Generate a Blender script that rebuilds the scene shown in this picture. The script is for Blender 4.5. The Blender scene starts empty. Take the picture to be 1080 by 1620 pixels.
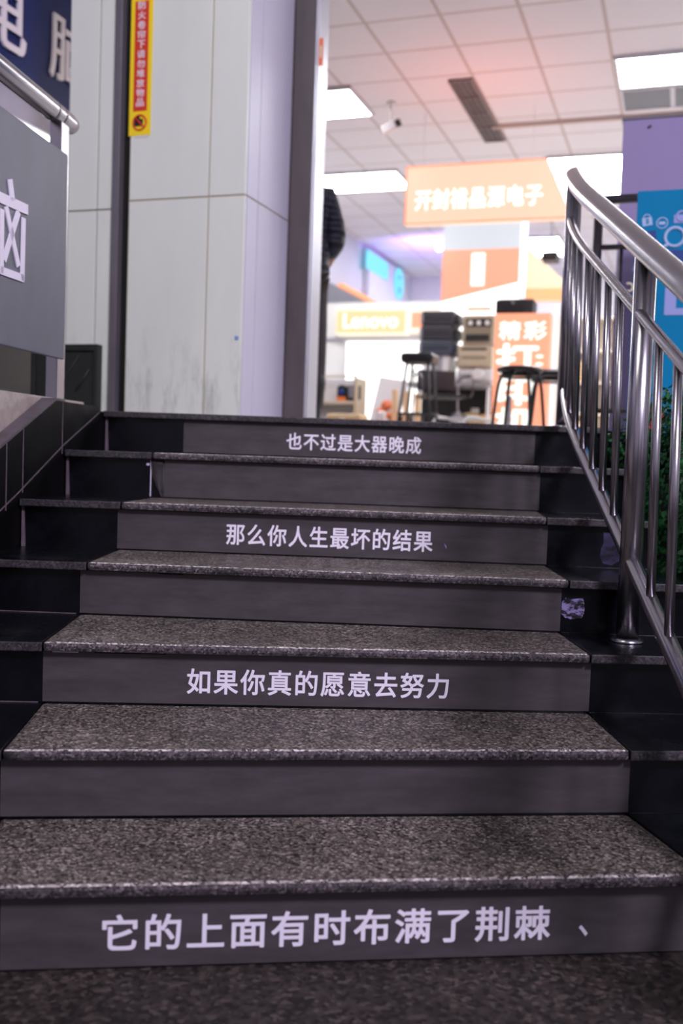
import bpy, bmesh, math, random
from mathutils import Vector, Matrix, Euler
R = math.radians
random.seed(7)
scene = bpy.context.scene
COL = scene.collection

# ------------------------------------------------------------------ camera
YAW, PITCH, ROLL = -0.02267826, -0.05639497, 0.03510838
CAM = Vector((0, 0, -0.134))
cy, sy, cp, sp = math.cos(YAW), math.sin(YAW), math.cos(PITCH), math.sin(PITCH)
FWD = Vector((sy*cp, cy*cp, sp)); _r = Vector((cy, -sy, 0)); _u = _r.cross(FWD)
c_, s_ = math.cos(ROLL), math.sin(ROLL)
RGT = _r*c_ + _u*s_; UPV = _u*c_ - _r*s_
cam = bpy.data.cameras.new('camera'); camo = bpy.data.objects.new('camera', cam); COL.objects.link(camo)
m3 = Matrix((RGT, UPV, -FWD)).transposed()
camo.matrix_world = Matrix.Translation(CAM) @ m3.to_4x4()
cam.sensor_fit = 'VERTICAL'; cam.sensor_height = 36; cam.sensor_width = 24; cam.lens = 35
cam.dof.use_dof = True; cam.dof.focus_distance = 2.45; cam.dof.aperture_fstop = 2.4
cam.clip_start = 0.02
scene.camera = camo
FPX = 1575.0

# ------------------------------------------------------------------ view
scene.view_settings.view_transform = 'Standard'
scene.view_settings.look = 'None'
scene.view_settings.exposure = 0.0
scene.view_settings.gamma = 1.0
scene.view_settings.use_curve_mapping = False
scene.cycles.use_denoising = True
scene.cycles.max_bounces = 8
scene.cycles.sample_clamp_indirect = 6.0

# ------------------------------------------------------------------ world: a dim street at night behind the viewer
def make_world():
    w = bpy.data.worlds.new('street_night'); scene.world = w; w.use_nodes = True
    nt = w.node_tree; N = nt.nodes; L = nt.links; N.clear()
    out = N.new('ShaderNodeOutputWorld'); bg = N.new('ShaderNodeBackground')
    tc = N.new('ShaderNodeTexCoord'); sep = N.new('ShaderNodeSeparateXYZ')
    L.new(tc.outputs['Generated'], sep.inputs[0])
    # band of street light: strongest a little above the horizon
    rz = N.new('ShaderNodeValToRGB'); cr = rz.color_ramp
    mz = N.new('ShaderNodeMapRange'); mz.inputs[1].default_value = -1; mz.inputs[2].default_value = 1
    L.new(sep.outputs['Z'], mz.inputs[0]); L.new(mz.outputs[0], rz.inputs[0])
    cr.elements[0].position = 0.0; cr.elements[0].color = (.03, .028, .034, 1)
    cr.elements[1].position = 1.0; cr.elements[1].color = (.16, .15, .19, 1)
    for p, c in ((.47, (.06, .055, .07, 1)), (.53, (.42, .38, .50, 1)), (.66, (.62, .56, .72, 1)), (.8, (.22, .20, .27, 1))):
        e = cr.elements.new(p); e.color = c
    # lit shop fronts: uneven patches along the street
    mp = N.new('ShaderNodeMapping'); mp.inputs['Scale'].default_value = (3.2, 3.2, .8)
    no = N.new('ShaderNodeTexNoise'); no.inputs['Scale'].default_value = 1.6; no.inputs['Detail'].default_value = 1
    L.new(tc.outputs['Generated'], mp.inputs[0]); L.new(mp.outputs[0], no.inputs['Vector'])
    pr = N.new('ShaderNodeMapRange'); pr.inputs[1].default_value = .42; pr.inputs[2].default_value = .62
    pr.inputs[3].default_value = .35; pr.inputs[4].default_value = 1.9
    L.new(no.outputs[0], pr.inputs[0])
    mul = N.new('ShaderNodeMixRGB'); mul.blend_type = 'MULTIPLY'; mul.inputs[0].default_value = 1
    L.new(rz.outputs[0], mul.inputs[1]); L.new(pr.outputs[0], mul.inputs[2])
    L.new(mul.outputs[0], bg.inputs['Color']); bg.inputs['Strength'].default_value = 0.8
    L.new(bg.outputs[0], out.inputs[0])
make_world()

def area(name, loc, target, size, power, color, sy=None):
    l = bpy.data.lights.new(name, 'AREA'); l.energy = power; l.color = color; l.size = size
    if sy: l.shape = 'RECTANGLE'; l.size_y = sy
    o = bpy.data.objects.new(name, l); COL.objects.link(o); o.location = loc
    o.rotation_euler = (Vector(target)-Vector(loc)).to_track_quat('-Z', 'Y').to_euler()
    return o
area('street_lamp_light', (2.6, -1.6, 3.4), (.1, 2.4, -.6), 1.0, 360, (.88, .80, 1.0))  # unseen fill light added behind the camera for the steps
area('entrance_lamp_light', (-1.6, 1.2, 3.6), (-1.0, 4.9, .9), 1.4, 46, (1.0, .97, .92))  # unseen fill light added to brighten the pillar

# ------------------------------------------------------------------ geometry of the place
BYAW = R(-17.5)
E_ = Vector((math.cos(BYAW), math.sin(BYAW), 0)); V_ = Vector((-E_.y, E_.x, 0))
def ray(x, y): return FWD + RGT*((x-540)/FPX) - UPV*((y-810)/FPX)
def at(x, y, Y):
    d = ray(x, y); return CAM + d*(Y/d.y)
def onplane(x, y, p0, n):
    d = ray(x, y); return CAM + d*((p0-CAM).dot(n)/d.dot(n))
def bw(a, b, z=0): return E_*a + V_*b + Vector((0, 0, z))
def toab(p): return p.dot(E_), p.dot(V_)

# ------------------------------------------------------------------ materials
def lin(c):
    return tuple(((v/255)/12.92 if v/255 <= .04045 else ((v/255+.055)/1.055)**2.4) for v in c)
MATS = {}
def mat(name, rgb, rough=.5, metal=0., spec=.5, emit=0., var=0., vscale=6., coat=0., stretch=None, bump=0., bscale=40., aniso=0., rvar=0., transm=0.):
    m = bpy.data.materials.new(name); m.use_nodes = True; MATS[name] = m
    nt = m.node_tree; b = nt.nodes['Principled BSDF']; L = nt.links
    col = lin(rgb); b.inputs['Roughness'].default_value = rough; b.inputs['Metallic'].default_value = metal
    b.inputs['Specular IOR Level'].default_value = spec
    if coat: b.inputs['Coat Weight'].default_value = coat; b.inputs['Coat Roughness'].default_value = .12
    if transm: b.inputs['Transmission Weight'].default_value = transm
    b.inputs['Base Color'].default_value = (*col, 1)
    if emit:
        b.inputs['Emission Color'].default_value = (*col, 1); b.inputs['Emission Strength'].default_value = emit
    if var or bump or rvar:
        tc = nt.nodes.new('ShaderNodeTexCoord'); mp = nt.nodes.new('ShaderNodeMapping')
        L.new(tc.outputs['Object'], mp.inputs[0])
        if stretch: mp.inputs['Scale'].default_value = stretch
    if var or rvar:
        n = nt.nodes.new('ShaderNodeTexNoise'); n.inputs['Scale'].default_value = vscale; n.inputs['Detail'].default_value = 6
        n.inputs['Roughness'].default_value = .65
        L.new(mp.outputs[0], n.inputs['Vector'])
    if var:
        r = nt.nodes.new('ShaderNodeValToRGB')
        r.color_ramp.elements[0].position = .3; r.color_ramp.elements[1].position = .72
        r.color_ramp.elements[0].color = (*[v*(1-var) for v in col], 1)
        r.color_ramp.elements[1].color = (*[min(1, v*(1+var)) for v in col], 1)
        L.new(n.outputs[0], r.inputs[0]); L.new(r.outputs[0], b.inputs['Base Color'])
    if rvar:
        rr = nt.nodes.new('ShaderNodeMapRange'); rr.inputs[1].default_value = .35; rr.inputs[2].default_value = .65
        rr.inputs[3].default_value = max(.02, rough-rvar); rr.inputs[4].default_value = min(1, rough+rvar)
        L.new(n.outputs[0], rr.inputs[0]); L.new(rr.outputs[0], b.inputs['Roughness'])
    if bump:
        n2 = nt.nodes.new('ShaderNodeTexNoise'); n2.inputs['Scale'].default_value = bscale; n2.inputs['Detail'].default_value = 4
        L.new(mp.outputs[0], n2.inputs['Vector'])
        bp = nt.nodes.new('ShaderNodeBump'); bp.inputs['Strength'].default_value = bump; bp.inputs['Distance'].default_value = .01
        L.new(n2.outputs[0], bp.inputs['Height']); L.new(bp.outputs[0], b.inputs['Normal'])
    return m
def emat(name, rgb, strength):
    """a lit surface: rgb is linear here so that it may go above white"""
    m = bpy.data.materials.new(name); m.use_nodes = True; MATS[name] = m
    b = m.node_tree.nodes['Principled BSDF']
    b.inputs['Base Color'].default_value = (*[min(.8, v)*.12 for v in rgb], 1)
    b.inputs['Emission Color'].default_value = (*rgb, 1); b.inputs['Emission Strength'].default_value = strength
    b.inputs['Roughness'].default_value = .4
    return m
def granite(name, cols, scale=210, rough=.55, stain=0.):
    m = bpy.data.materials.new(name); m.use_nodes = True; MATS[name] = m
    nt = m.node_tree; N = nt.nodes; L = nt.links; b = N['Principled BSDF']
    tc = N.new('ShaderNodeTexCoord'); v = N.new('ShaderNodeTexVoronoi'); v.inputs['Scale'].default_value = scale
    n0 = N.new('ShaderNodeTexNoise'); n0.inputs['Scale'].default_value = scale*.8; n0.inputs['Detail'].default_value = 2
    va = N.new('ShaderNodeMixRGB'); va.blend_type = 'ADD'; va.inputs[0].default_value = .004
    L.new(tc.outputs['Object'], n0.inputs['Vector'])
    L.new(tc.outputs['Object'], va.inputs[1]); L.new(n0.outputs['Color'], va.inputs[2])
    L.new(va.outputs[0], v.inputs['Vector'])
    r = N.new('ShaderNodeValToRGB'); r.color_ramp.interpolation = 'CONSTANT'
    while len(r.color_ramp.elements) < len(cols): r.color_ramp.elements.new(.5)
    for e, (p, c) in zip(r.color_ramp.elements, cols): e.position = p; e.color = (*c, 1)
    sp_ = N.new('ShaderNodeSeparateColor'); L.new(v.outputs['Color'], sp_.inputs[0]); L.new(sp_.outputs[0], r.inputs[0])
    # wear and dirt
    n = N.new('ShaderNodeTexNoise'); n.inputs['Scale'].default_value = 5; n.inputs['Detail'].default_value = 8; n.inputs['Roughness'].default_value = .7
    L.new(tc.outputs['Object'], n.inputs['Vector'])
    r2 = N.new('ShaderNodeValToRGB'); r2.color_ramp.elements[0].position = .32; r2.color_ramp.elements[1].position = .7
    r2.color_ramp.elements[0].color = (.58, .54, .54, 1); r2.color_ramp.elements[1].color = (1.2, 1.15, 1.15, 1)
    L.new(n.outputs[0], r2.inputs[0])
    mx = N.new('ShaderNodeMixRGB'); mx.blend_type = 'MULTIPLY'; mx.inputs[0].default_value = 1
    L.new(r.outputs[0], mx.inputs[1]); L.new(r2.outputs[0], mx.inputs[2]); last = mx
    if stain:
        n3 = N.new('ShaderNodeTexNoise'); n3.inputs['Scale'].default_value = 9; n3.inputs['Detail'].default_value = 5
        mp = N.new('ShaderNodeMapping'); mp.inputs['Scale'].default_value = (1, 1, .4); mp.inputs['Location'].default_value = (3, 1, 2)
        L.new(tc.outputs['Object'], mp.inputs[0]); L.new(mp.outputs[0], n3.inputs['Vector'])
        r3 = N.new('ShaderNodeValToRGB'); r3.color_ramp.elements[0].position = .6; r3.color_ramp.elements[1].position = .66
        r3.color_ramp.elements[0].color = (1, 1, 1, 1); r3.color_ramp.elements[1].color = (1-stain,)*3+(1,)
        L.new(n3.outputs[0], r3.inputs[0])
        m2 = N.new('ShaderNodeMixRGB'); m2.blend_type = 'MULTIPLY'; m2.inputs[0].default_value = 1
        L.new(mx.outputs[0], m2.inputs[1]); L.new(r3.outputs[0], m2.inputs[2]); last = m2
    L.new(last.outputs[0], b.inputs['Base Color']); b.inputs['Roughness'].default_value = rough
    return m
granite('granite', [(0, (.018, .0145, .0135)), (.22, (.07, .060, .054)), (.5, (.128, .114, .100)), (.78, (.22, .20, .178)), (.94, (.36, .335, .30))], 210, .5)
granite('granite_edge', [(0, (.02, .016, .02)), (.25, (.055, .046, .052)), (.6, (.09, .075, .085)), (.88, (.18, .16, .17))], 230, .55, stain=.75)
granite('granite_worn', [(0, (.05, .042, .042)), (.22, (.24, .22, .21)), (.5, (.48, .45, .43)), (.8, (.75, .72, .7))], 190, .35)  # worn nosing stone, lightened further to paint in its highlight
granite('dusty_black_granite', [(0, (.02, .018, .022)), (.4, (.045, .039, .046)), (.85, (.075, .065, .075))], 230, .55, stain=.35)
granite('ground_granite', [(0, (.007, .005, .0045)), (.25, (.021, .0155, .014)), (.6, (.036, .0275, .024)), (.86, (.064, .051, .045))], 110, .6)
mat('black_granite', (6, 8, 14), .25, spec=.36, var=.5, vscale=5, rvar=.12)
mat('black_granite_wall', (9, 8, 10), .5, spec=.14, var=.45, vscale=7, stretch=(1, 1, .35), rvar=.1)
mat('grout', (96, 82, 92), .8, var=.3, vscale=30)
mat('sticker_grey', (72, 66, 69), .46, spec=.4, var=.22, vscale=7, stretch=(1, 1, 4), bump=.05, bscale=14, rvar=.08)
mat('lettering_white', (240, 234, 246), .6)
mat('bare_white', (205, 195, 220), .6)
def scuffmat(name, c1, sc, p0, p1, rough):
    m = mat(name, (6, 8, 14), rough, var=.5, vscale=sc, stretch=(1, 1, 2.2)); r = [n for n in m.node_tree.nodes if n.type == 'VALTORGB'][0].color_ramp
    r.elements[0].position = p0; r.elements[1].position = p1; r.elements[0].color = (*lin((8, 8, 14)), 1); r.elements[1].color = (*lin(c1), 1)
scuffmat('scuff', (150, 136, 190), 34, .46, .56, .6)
scuffmat('scuff_soft', (78, 68, 112), 9, .35, .75, .35)  # lavender reflection painted smoothly onto the fifth riser
mat('cream_panel', (218, 223, 213), .38, spec=.45, var=.05, vscale=3, stretch=(1, 1, .3))
mat('panel_seam', (176, 160, 132), .6)
mat('lavender_panel', (200, 198, 214), .42, spec=.6, var=.03, vscale=2)
mat('dark_jamb', (84, 76, 79), .5, var=.22, vscale=8, stretch=(1, 1, .25), bump=.15, bscale=12)
mat('aluminium', (196, 196, 204), .35, metal=.6)
mat('shutter_rail', (108, 103, 110), .45, metal=.3, var=.2, vscale=6, stretch=(1, 1, .3))
mat('gap_black', (6, 6, 7), .8)
mat('steel', (172, 168, 174), .25, metal=1.)
mat('steel_dark', (100, 96, 100), .35, metal=1.)
mat('board_grey', (98, 101, 111), .5, var=.14, vscale=4, stretch=(1, 1, .5), bump=.06, bscale=8)
mat('light_tile', (170, 158, 150), .16, var=.25, vscale=16, spec=.6)
mat('cap_strip', (86, 78, 84), .5, var=.3, vscale=20)
mat('navy_sign', (6, 28, 92), .5, spec=.2)
mat('channel_white', (236, 228, 236), .5)
mat('wall_lavender', (176, 172, 190), .6, var=.05)
mat('dark_dado', (22, 22, 22), .3, var=.4, vscale=3)
mat('dark_green_plastic', (30, 34, 31), .5, var=.2, vscale=12)
mat('yellow_sign', (246, 214, 20), .5)
mat('red_sign', (206, 52, 28), .5)
mat('black_ink', (20, 16, 14), .6)
mat('blue_sticker', (70, 130, 190), .5)
mat('orange_sticker', (226, 120, 80), .5)
mat('wall_white', (226, 226, 224), .7, var=.03)
mat('floor_tile', (186, 182, 178), .25, var=.08, vscale=4)
mat('fascia', (196, 198, 210), .5, var=.03)
mat('lavender_board', (146, 132, 176), .55, var=.04, vscale=2)
mat('blue_board', (0, 124, 172), .6, spec=.15, var=.05, vscale=3)
mat('blue_light_art', (168, 190, 226), .5)
mat('blue_navy_art', (20, 60, 130), .5)
mat('lilac_art', (150, 160, 214), .5)
mat('cream_art', (214, 204, 178), .5)
mat('red_art', (196, 40, 44), .5)
mat('yellow_art', (240, 190, 60), .5)
mat('leaf_a', (40, 112, 58), .5, var=.25, vscale=30)
mat('leaf_b', (24, 84, 42), .5, var=.25, vscale=30)
mat('planter', (48, 44, 46), .6)
mat('stem_brown', (60, 48, 36), .8)
mat('black_plastic', (24, 23, 25), .38, var=.12)
mat('black_stool', (26, 22, 24), .35)
mat('printer_black', (44, 44, 50), .5, var=.1)
mat('printer_blue', (56, 62, 76), .5, var=.1)
mat('beige_plastic', (178, 164, 142), .55, var=.04)
mat('beige_dark', (124, 114, 96), .55)
mat('white_plastic', (206, 204, 206), .45)
mat('grey_plastic', (140, 140, 146), .5)
mat('slot_dark', (16, 15, 16), .6)
mat('dial_white', (236, 232, 228), .4)
mat('table_grey', (140, 138, 140), .5)
mat('carton', (188, 152, 104), .75, var=.12, vscale=4)
mat('carton_pale', (214, 190, 150), .7, var=.1)
mat('wood_pale', (222, 190, 150), .6, var=.1, stretch=(1, 1, .1))
mat('blue_item', (40, 96, 176), .5)
mat('shelf_beige', (206, 194, 176), .6)
mat('orange_matte', (242, 120, 40), .5)
mat('jacket', (24, 27, 44), .55, var=.2, vscale=10)
mat('trousers', (54, 47, 47), .8, var=.15, vscale=20)
mat('boots', (14, 14, 16), .5)
mat('skin', (196, 150, 124), .55)
mat('hair', (18, 14, 14), .5)
mat('paper', (206, 204, 204), .7)
mat('metal_white', (216, 214, 214), .4)
mat('red_stripe', (200, 60, 50), .5)
mat('vent_dark', (70, 60, 62), .6)
mat('vent_grey', (120, 124, 132), .6)
mat('vent_slat', (108, 94, 94), .5)
mat('ceiling_rail', (186, 168, 160), .6)
emat('lamp_white', (.97, .97, 1), 25)
emat('lamp_far', (1, .97, .95), 8)
emat('sign_orange', (1.3, .66, .48), 1.0)
emat('sign_edge_red', (1.2, .33, .16), 1.0)
emat('sign_white', (1.5, 1.45, 1.35), 1.0)
emat('lightbox_orange', (1.35, .47, .28), .95)
emat('poster_orange', (1.38, .42, .27), .95)
emat('sign_amber', (1.3, .72, .38), 1.0)
emat('sign_glow_white', (1.25, 1.05, .85), 1.0)
emat('screen_white', (1.6, 1.55, 1.5), 1.4)
emat('cyan_lit', (.22, .85, 1.15), .9)
emat('orange_lit', (1.2, .45, .2), 1.1)
emat('peach_lit', (1.1, .78, .52), .95)
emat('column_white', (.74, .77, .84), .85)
emat('red_led', (1, .12, .05), 2)

def ceiling_mat():
    m = bpy.data.materials.new('ceiling_tiles'); m.use_nodes = True; MATS['ceiling_tiles'] = m
    nt = m.node_tree; N = nt.nodes; L = nt.links; b = N['Principled BSDF']
    tc = N.new('ShaderNodeTexCoord'); sep = N.new('ShaderNodeSeparateXYZ'); L.new(tc.outputs['Object'], sep.inputs[0])
    outs = []
    for ax, off in (('X', 1.33), ('Y', -.38)):
        a = N.new('ShaderNodeMath'); a.operation = 'ADD'; a.inputs[1].default_value = off; L.new(sep.outputs[ax], a.inputs[0])
        d = N.new('ShaderNodeMath'); d.operation = 'DIVIDE'; d.inputs[1].default_value = .6; L.new(a.outputs[0], d.inputs[0])
        f = N.new('ShaderNodeMath'); f.operation = 'FRACT'; L.new(d.outputs[0], f.inputs[0])
        s = N.new('ShaderNodeMath'); s.operation = 'SUBTRACT'; s.inputs[1].default_value = .5; L.new(f.outputs[0], s.inputs[0])
        ab = N.new('ShaderNodeMath'); ab.operation = 'ABSOLUTE'; L.new(s.outputs[0], ab.inputs[0])
        g = N.new('ShaderNodeMath'); g.operation = 'GREATER_THAN'; g.inputs[1].default_value = .475; L.new(ab.outputs[0], g.inputs[0])
        outs.append(g)
    mx = N.new('ShaderNodeMath'); mx.operation = 'MAXIMUM'; L.new(outs[0].outputs[0], mx.inputs[0]); L.new(outs[1].outputs[0], mx.inputs[1])
    c = N.new('ShaderNodeMixRGB'); L.new(mx.outputs[0], c.inputs[0])
    c.inputs[1].default_value = (*lin((222, 218, 224)), 1); c.inputs[2].default_value = (*lin((190, 177, 176)), 1)
    L.new(c.outputs[0], b.inputs['Base Color']); b.inputs['Roughness'].default_value = .6
ceiling_mat()

# ------------------------------------------------------------------ mesh builders
class MB:
    def __init__(s): s.bm = bmesh.new(); s.mats = []
    def _mi(s, m):
        if m is None: return 0
        if m not in s.mats: s.mats.append(m)
        return s.mats.index(m)
    def _merge(s, b, m=None, M=None):
        mi = s._mi(m)
        if M is not None: b.transform(M)
        for f in b.faces: f.material_index = mi
        me = bpy.data.meshes.new('tmp'); b.to_mesh(me); b.free(); s.bm.from_mesh(me); bpy.data.meshes.remove(me)
        return s
    def box(s, x0, x1, y0, y1, z0, z1, bev=0., m=None, M=None, seg=2):
        b = bmesh.new(); bmesh.ops.create_cube(b, size=1)
        for v in b.verts: v.co = Vector((x0+(v.co.x+.5)*(x1-x0), y0+(v.co.y+.5)*(y1-y0), z0+(v.co.z+.5)*(z1-z0)))
        if bev: bmesh.ops.bevel(b, geom=b.edges[:], offset=bev, segments=seg, affect='EDGES', profile=.6)
        return s._merge(b, m, M)
    def prism(s, poly, z0, z1, bev=0., m=None, M=None):
        """plan polygon (x,y) extruded from z0 to z1"""
        b = bmesh.new(); lo = [b.verts.new((p[0], p[1], z0)) for p in poly]; hi = [b.verts.new((p[0], p[1], z1)) for p in poly]
        b.faces.new(hi); b.faces.new(lo[::-1]); n = len(poly)
        for i in range(n): b.faces.new((lo[i], lo[(i+1) % n], hi[(i+1) % n], hi[i]))
        bmesh.ops.recalc_face_normals(b, faces=b.faces[:])
        if bev: bmesh.ops.bevel(b, geom=b.edges[:], offset=bev, segments=2, affect='EDGES', profile=.6)
        return s._merge(b, m, M)
    def hull8(s, pts, m=None, M=None):
        """eight corners: bottom loop four, top loop four"""
        b = bmesh.new(); v = [b.verts.new(p) for p in pts]
        for f in ((3, 2, 1, 0), (4, 5, 6, 7), (0, 1, 5, 4), (1, 2, 6, 5), (2, 3, 7, 6), (3, 0, 4, 7)): b.faces.new([v[i] for i in f])
        bmesh.ops.recalc_face_normals(b, faces=b.faces[:])
        return s._merge(b, m, M)
    def tube(s, pts, r, seg=12, m=None, cap=True, M=None):
        b = bmesh.new(); pts = [Vector(p) for p in pts]; rings = []
        rr = r if isinstance(r, (list, tuple)) else [r]*len(pts)
        up = None
        for i, p in enumerate(pts):
            t = (pts[min(i+1, len(pts)-1)]-pts[max(i-1, 0)]).normalized()
            if up is None:
                up = Vector((0, 0, 1)) if abs(t.z) < .9 else Vector((1, 0, 0))
            a = t.cross(up).normalized(); c = a.cross(t).normalized(); up = c
            rings.append([b.verts.new(p+(a*math.cos(2*math.pi*k/seg)+c*math.sin(2*math.pi*k/seg))*rr[i]) for k in range(seg)])
        for i in range(len(rings)-1):
            for k in range(seg): b.faces.new((rings[i][k], rings[i][(k+1) % seg], rings[i+1][(k+1) % seg], rings[i+1][k])).smooth = True
        if cap: b.faces.new(rings[0][::-1]); b.faces.new(rings[-1])
        bmesh.ops.recalc_face_normals(b, faces=b.faces[:])
        return s._merge(b, m, M)
    def lathe(s, prof, c=(0, 0, 0), seg=24, m=None, M=None):
        b = bmesh.new(); rings = []
        for (r, z) in prof:
            rings.append([b.verts.new((c[0]+r*math.cos(2*math.pi*k/seg), c[1]+r*math.sin(2*math.pi*k/seg), c[2]+z)) for k in range(seg)] if r > 1e-6 else [b.verts.new((c[0], c[1], c[2]+z))])
        for i in range(len(rings)-1):
            A, B = rings[i], rings[i+1]
            for k in range(seg):
                k2 = (k+1) % seg
                if len(A) == 1 and len(B) == 1: continue
                if len(A) == 1: f = b.faces.new((A[0], B[k], B[k2]))
                elif len(B) == 1: f = b.faces.new((A[k], A[k2], B[0]))
                else: f = b.faces.new((A[k], A[k2], B[k2], B[k]))
                f.smooth = True
        bmesh.ops.recalc_face_normals(b, faces=b.faces[:])
        return s._merge(b, m, M)
    def mesh(s, me, m=None, M=None):
        b = bmesh.new(); b.from_mesh(me); return s._merge(b, m, M)
    def build(s, name, material=None, parent=None, loc=None, edge_front=None, worn=None):
        me = bpy.data.meshes.new(name)
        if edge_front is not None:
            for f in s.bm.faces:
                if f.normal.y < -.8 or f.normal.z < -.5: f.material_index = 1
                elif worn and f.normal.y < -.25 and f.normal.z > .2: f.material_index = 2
        s.bm.to_mesh(me); s.bm.free()
        if s.mats:
            for k in s.mats: me.materials.append(MATS[k])
        else: me.materials.append(MATS[material])
        if edge_front is not None: me.materials.append(MATS[edge_front])
        if worn: me.materials.append(MATS[worn])
        o = bpy.data.objects.new(name, me); COL.objects.link(o)
        if loc is not None: o.location = loc
        if parent is not None: o.parent = parent
        return o
def box(name, material, parent, *a, **k): return MB().box(*a, **k).build(name, material, parent)

def tag(o, label=None, cat=None, group=None, kind=None):
    if label: o['label'] = label
    if cat: o['category'] = cat
    if group: o['group'] = group
    if kind: o['kind'] = kind
    return o
def thing(name, loc, label, cat, group=None, rz=BYAW):
    o = bpy.data.objects.new(name, None); COL.objects.link(o); o.empty_display_size = .1
    o.location = loc; o.rotation_euler = (0, 0, rz); return tag(o, label, cat, group)
def struct(o): o['kind'] = 'structure'; return o
def copy_tree(o, parent=None):
    c = o.copy(); COL.objects.link(c)
    if parent is not None: c.parent = parent
    for ch in [x for x in COL.objects if x.parent == o]: copy_tree(ch, c)
    return c

def text_mesh(body, offset=.012, depth=.0, spacing=1.0, res=3):
    c = bpy.data.curves.new('t', 'FONT'); c.body = body; c.offset = offset; c.extrude = .5*depth
    c.space_character = spacing; c.resolution_u = res
    o = bpy.data.objects.new('t', c); COL.objects.link(o); bpy.context.view_layer.update()
    dg = bpy.context.evaluated_depsgraph_get()
    me = bpy.data.meshes.new_from_object(o.evaluated_get(dg))
    bpy.data.objects.remove(o); bpy.data.curves.remove(c)
    return me
def lettering(name, body, material, parent, origin, xdir, ydir, W, H=None, thick=.0015, offset=.012, spacing=1.0, res=3):
    """letters whose bounding box has its lower left corner at origin; runs W along xdir, H along ydir"""
    me = text_mesh(body, 0, .02, spacing, res)
    xs = [v.co.x for v in me.vertices]; ys = [v.co.y for v in me.vertices]; zs = [v.co.z for v in me.vertices]
    x0, y0, z0 = min(xs), min(ys), min(zs); sx = W/(max(xs)-x0); sy_ = (H/(max(ys)-y0)) if H else sx
    sz = thick/max(1e-6, max(zs)-z0)
    X = Vector(xdir).normalized(); Y = Vector(ydir).normalized(); Z = X.cross(Y)
    base = [((v.co.x-x0), (v.co.y-y0), (v.co.z-z0)) for v in me.vertices]
    faces = [tuple(p.vertices) for p in me.polygons]; bpy.data.meshes.remove(me)
    vs, fs_ = [], []; rr = offset
    k_ = [(0, 0)]+[(rr*math.cos(math.pi*j/5), rr*math.sin(math.pi*j/5)) for j in range(10)] if rr > 0 else [(0, 0)]
    for j, (dx, dy) in enumerate(k_):
        n_ = len(vs)
        vs += [Vector(origin)+X*((x+dx)*sx)+Y*((y+dy)*sy_)+Z*(z*sz+j*1.2e-5) for x, y, z in base]
        fs_ += [tuple(i+n_ for i in f_) for f_ in faces]
    me = bpy.data.meshes.new(name); me.from_pydata(vs, [], fs_)
    me.materials.append(MATS[material])
    o = bpy.data.objects.new(name, me); COL.objects.link(o)
    if parent is not None: o.parent = parent
    return o

def skin(name, verts, edges, radii, material, parent, sub=2, smooth=True):
    me = bpy.data.meshes.new(name); me.from_pydata([tuple(v) for v in verts], edges, [])
    o = bpy.data.objects.new(name, me); COL.objects.link(o)
    o.modifiers.new('s', 'SKIN'); sv = me.skin_vertices[0].data
    for i, r in enumerate(radii): sv[i].radius = r if isinstance(r, tuple) else (r, r)
    sv[0].use_root = True
    if sub: md = o.modifiers.new('d', 'SUBSURF'); md.levels = sub; md.render_levels = sub
    bpy.context.view_layer.update()
    dg = bpy.context.evaluated_depsgraph_get()
    nm = bpy.data.meshes.new_from_object(o.evaluated_get(dg))
    bpy.data.objects.remove(o); bpy.data.meshes.remove(me)
    nm.materials.clear(); nm.materials.append(MATS[material])
    for p in nm.polygons: p.use_smooth = smooth; p.material_index = 0
    o = bpy.data.objects.new(name, nm); COL.objects.link(o)
    if parent is not None: o.parent = parent
    return o
def spline(pts, n=6):
    """Catmull-Rom through the points"""
    P = [Vector(p) for p in pts]; out = []
    for i in range(len(P)-1):
        a, b, c, d = P[max(i-1, 0)], P[i], P[i+1], P[min(i+2, len(P)-1)]
        for k in range(n):
            t = k/n
            out.append(.5*((2*b)+(c-a)*t+(2*a-5*b+4*c-d)*t*t+(3*b-a-3*c+d)*t**3))
    out.append(P[-1]); return out

# ================================================================== SETTING
# ---- staircase data: riser line left and right ends (plan) and tread levels
Z = [-1.035, -.877, -.733, -.586, -.442, -.296, -.145, 0.0]
RL = {1: ((-.594, 1.642), (.624, 1.824)), 2: ((-.701, 1.927), (.586, 2.107)), 3: ((-.733, 2.277), (.559, 2.391)),
      4: ((-.758, 2.657), (.535, 2.661)), 5: ((-.745, 2.997), (.552, 2.993)), 6: ((-.716, 3.317), (.579, 3.321)),
      7: ((-.672, 3.654), (.612, 3.651))}
NOSE_PX = {1: (None, None), 2: ((3, 1184), (997, 1188)), 3: ((67, 1014), (935, 1036)), 4: ((137, 892), (901, 917)),
           5: ((191, 791), (865, 819)), 6: ((240, 720), (854, 736)), 7: ((290, 656), (844, 670))}
XL0, XLS = -.968, .1173
def xl(y): return XL0-(3.63-y)*XLS          # inner face of the left stringer wall
XR = .87                                        # right end of the flight
def line_at(i, x):
    (x0, y0), (x1, y1) = RL[i]; return y0+(y1-y0)*(x-x0)/(x1-x0)
def riser_end_left(i):
    y = RL[i][0][1]
    for _ in range(12): y = line_at(i, xl(y))
    return xl(y), y
OV = .025

floor = struct(MB().prism([(-6, 3.93), (XR+.0, 3.93), (9, 3.93), (9, 8), (13, 22), (-2, 24), (-6, 8)], -.12, 0).build('floor', 'floor_tile'))
ground = struct(MB().box(-9, 9, -7, 30, -1.3, -1.035).build('ground', 'ground_granite'))

struct(MB().box(XR+.003, 9, 3.905, 3.928, -1.034, -.001).build('wall_landing', 'black_granite'))
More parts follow.
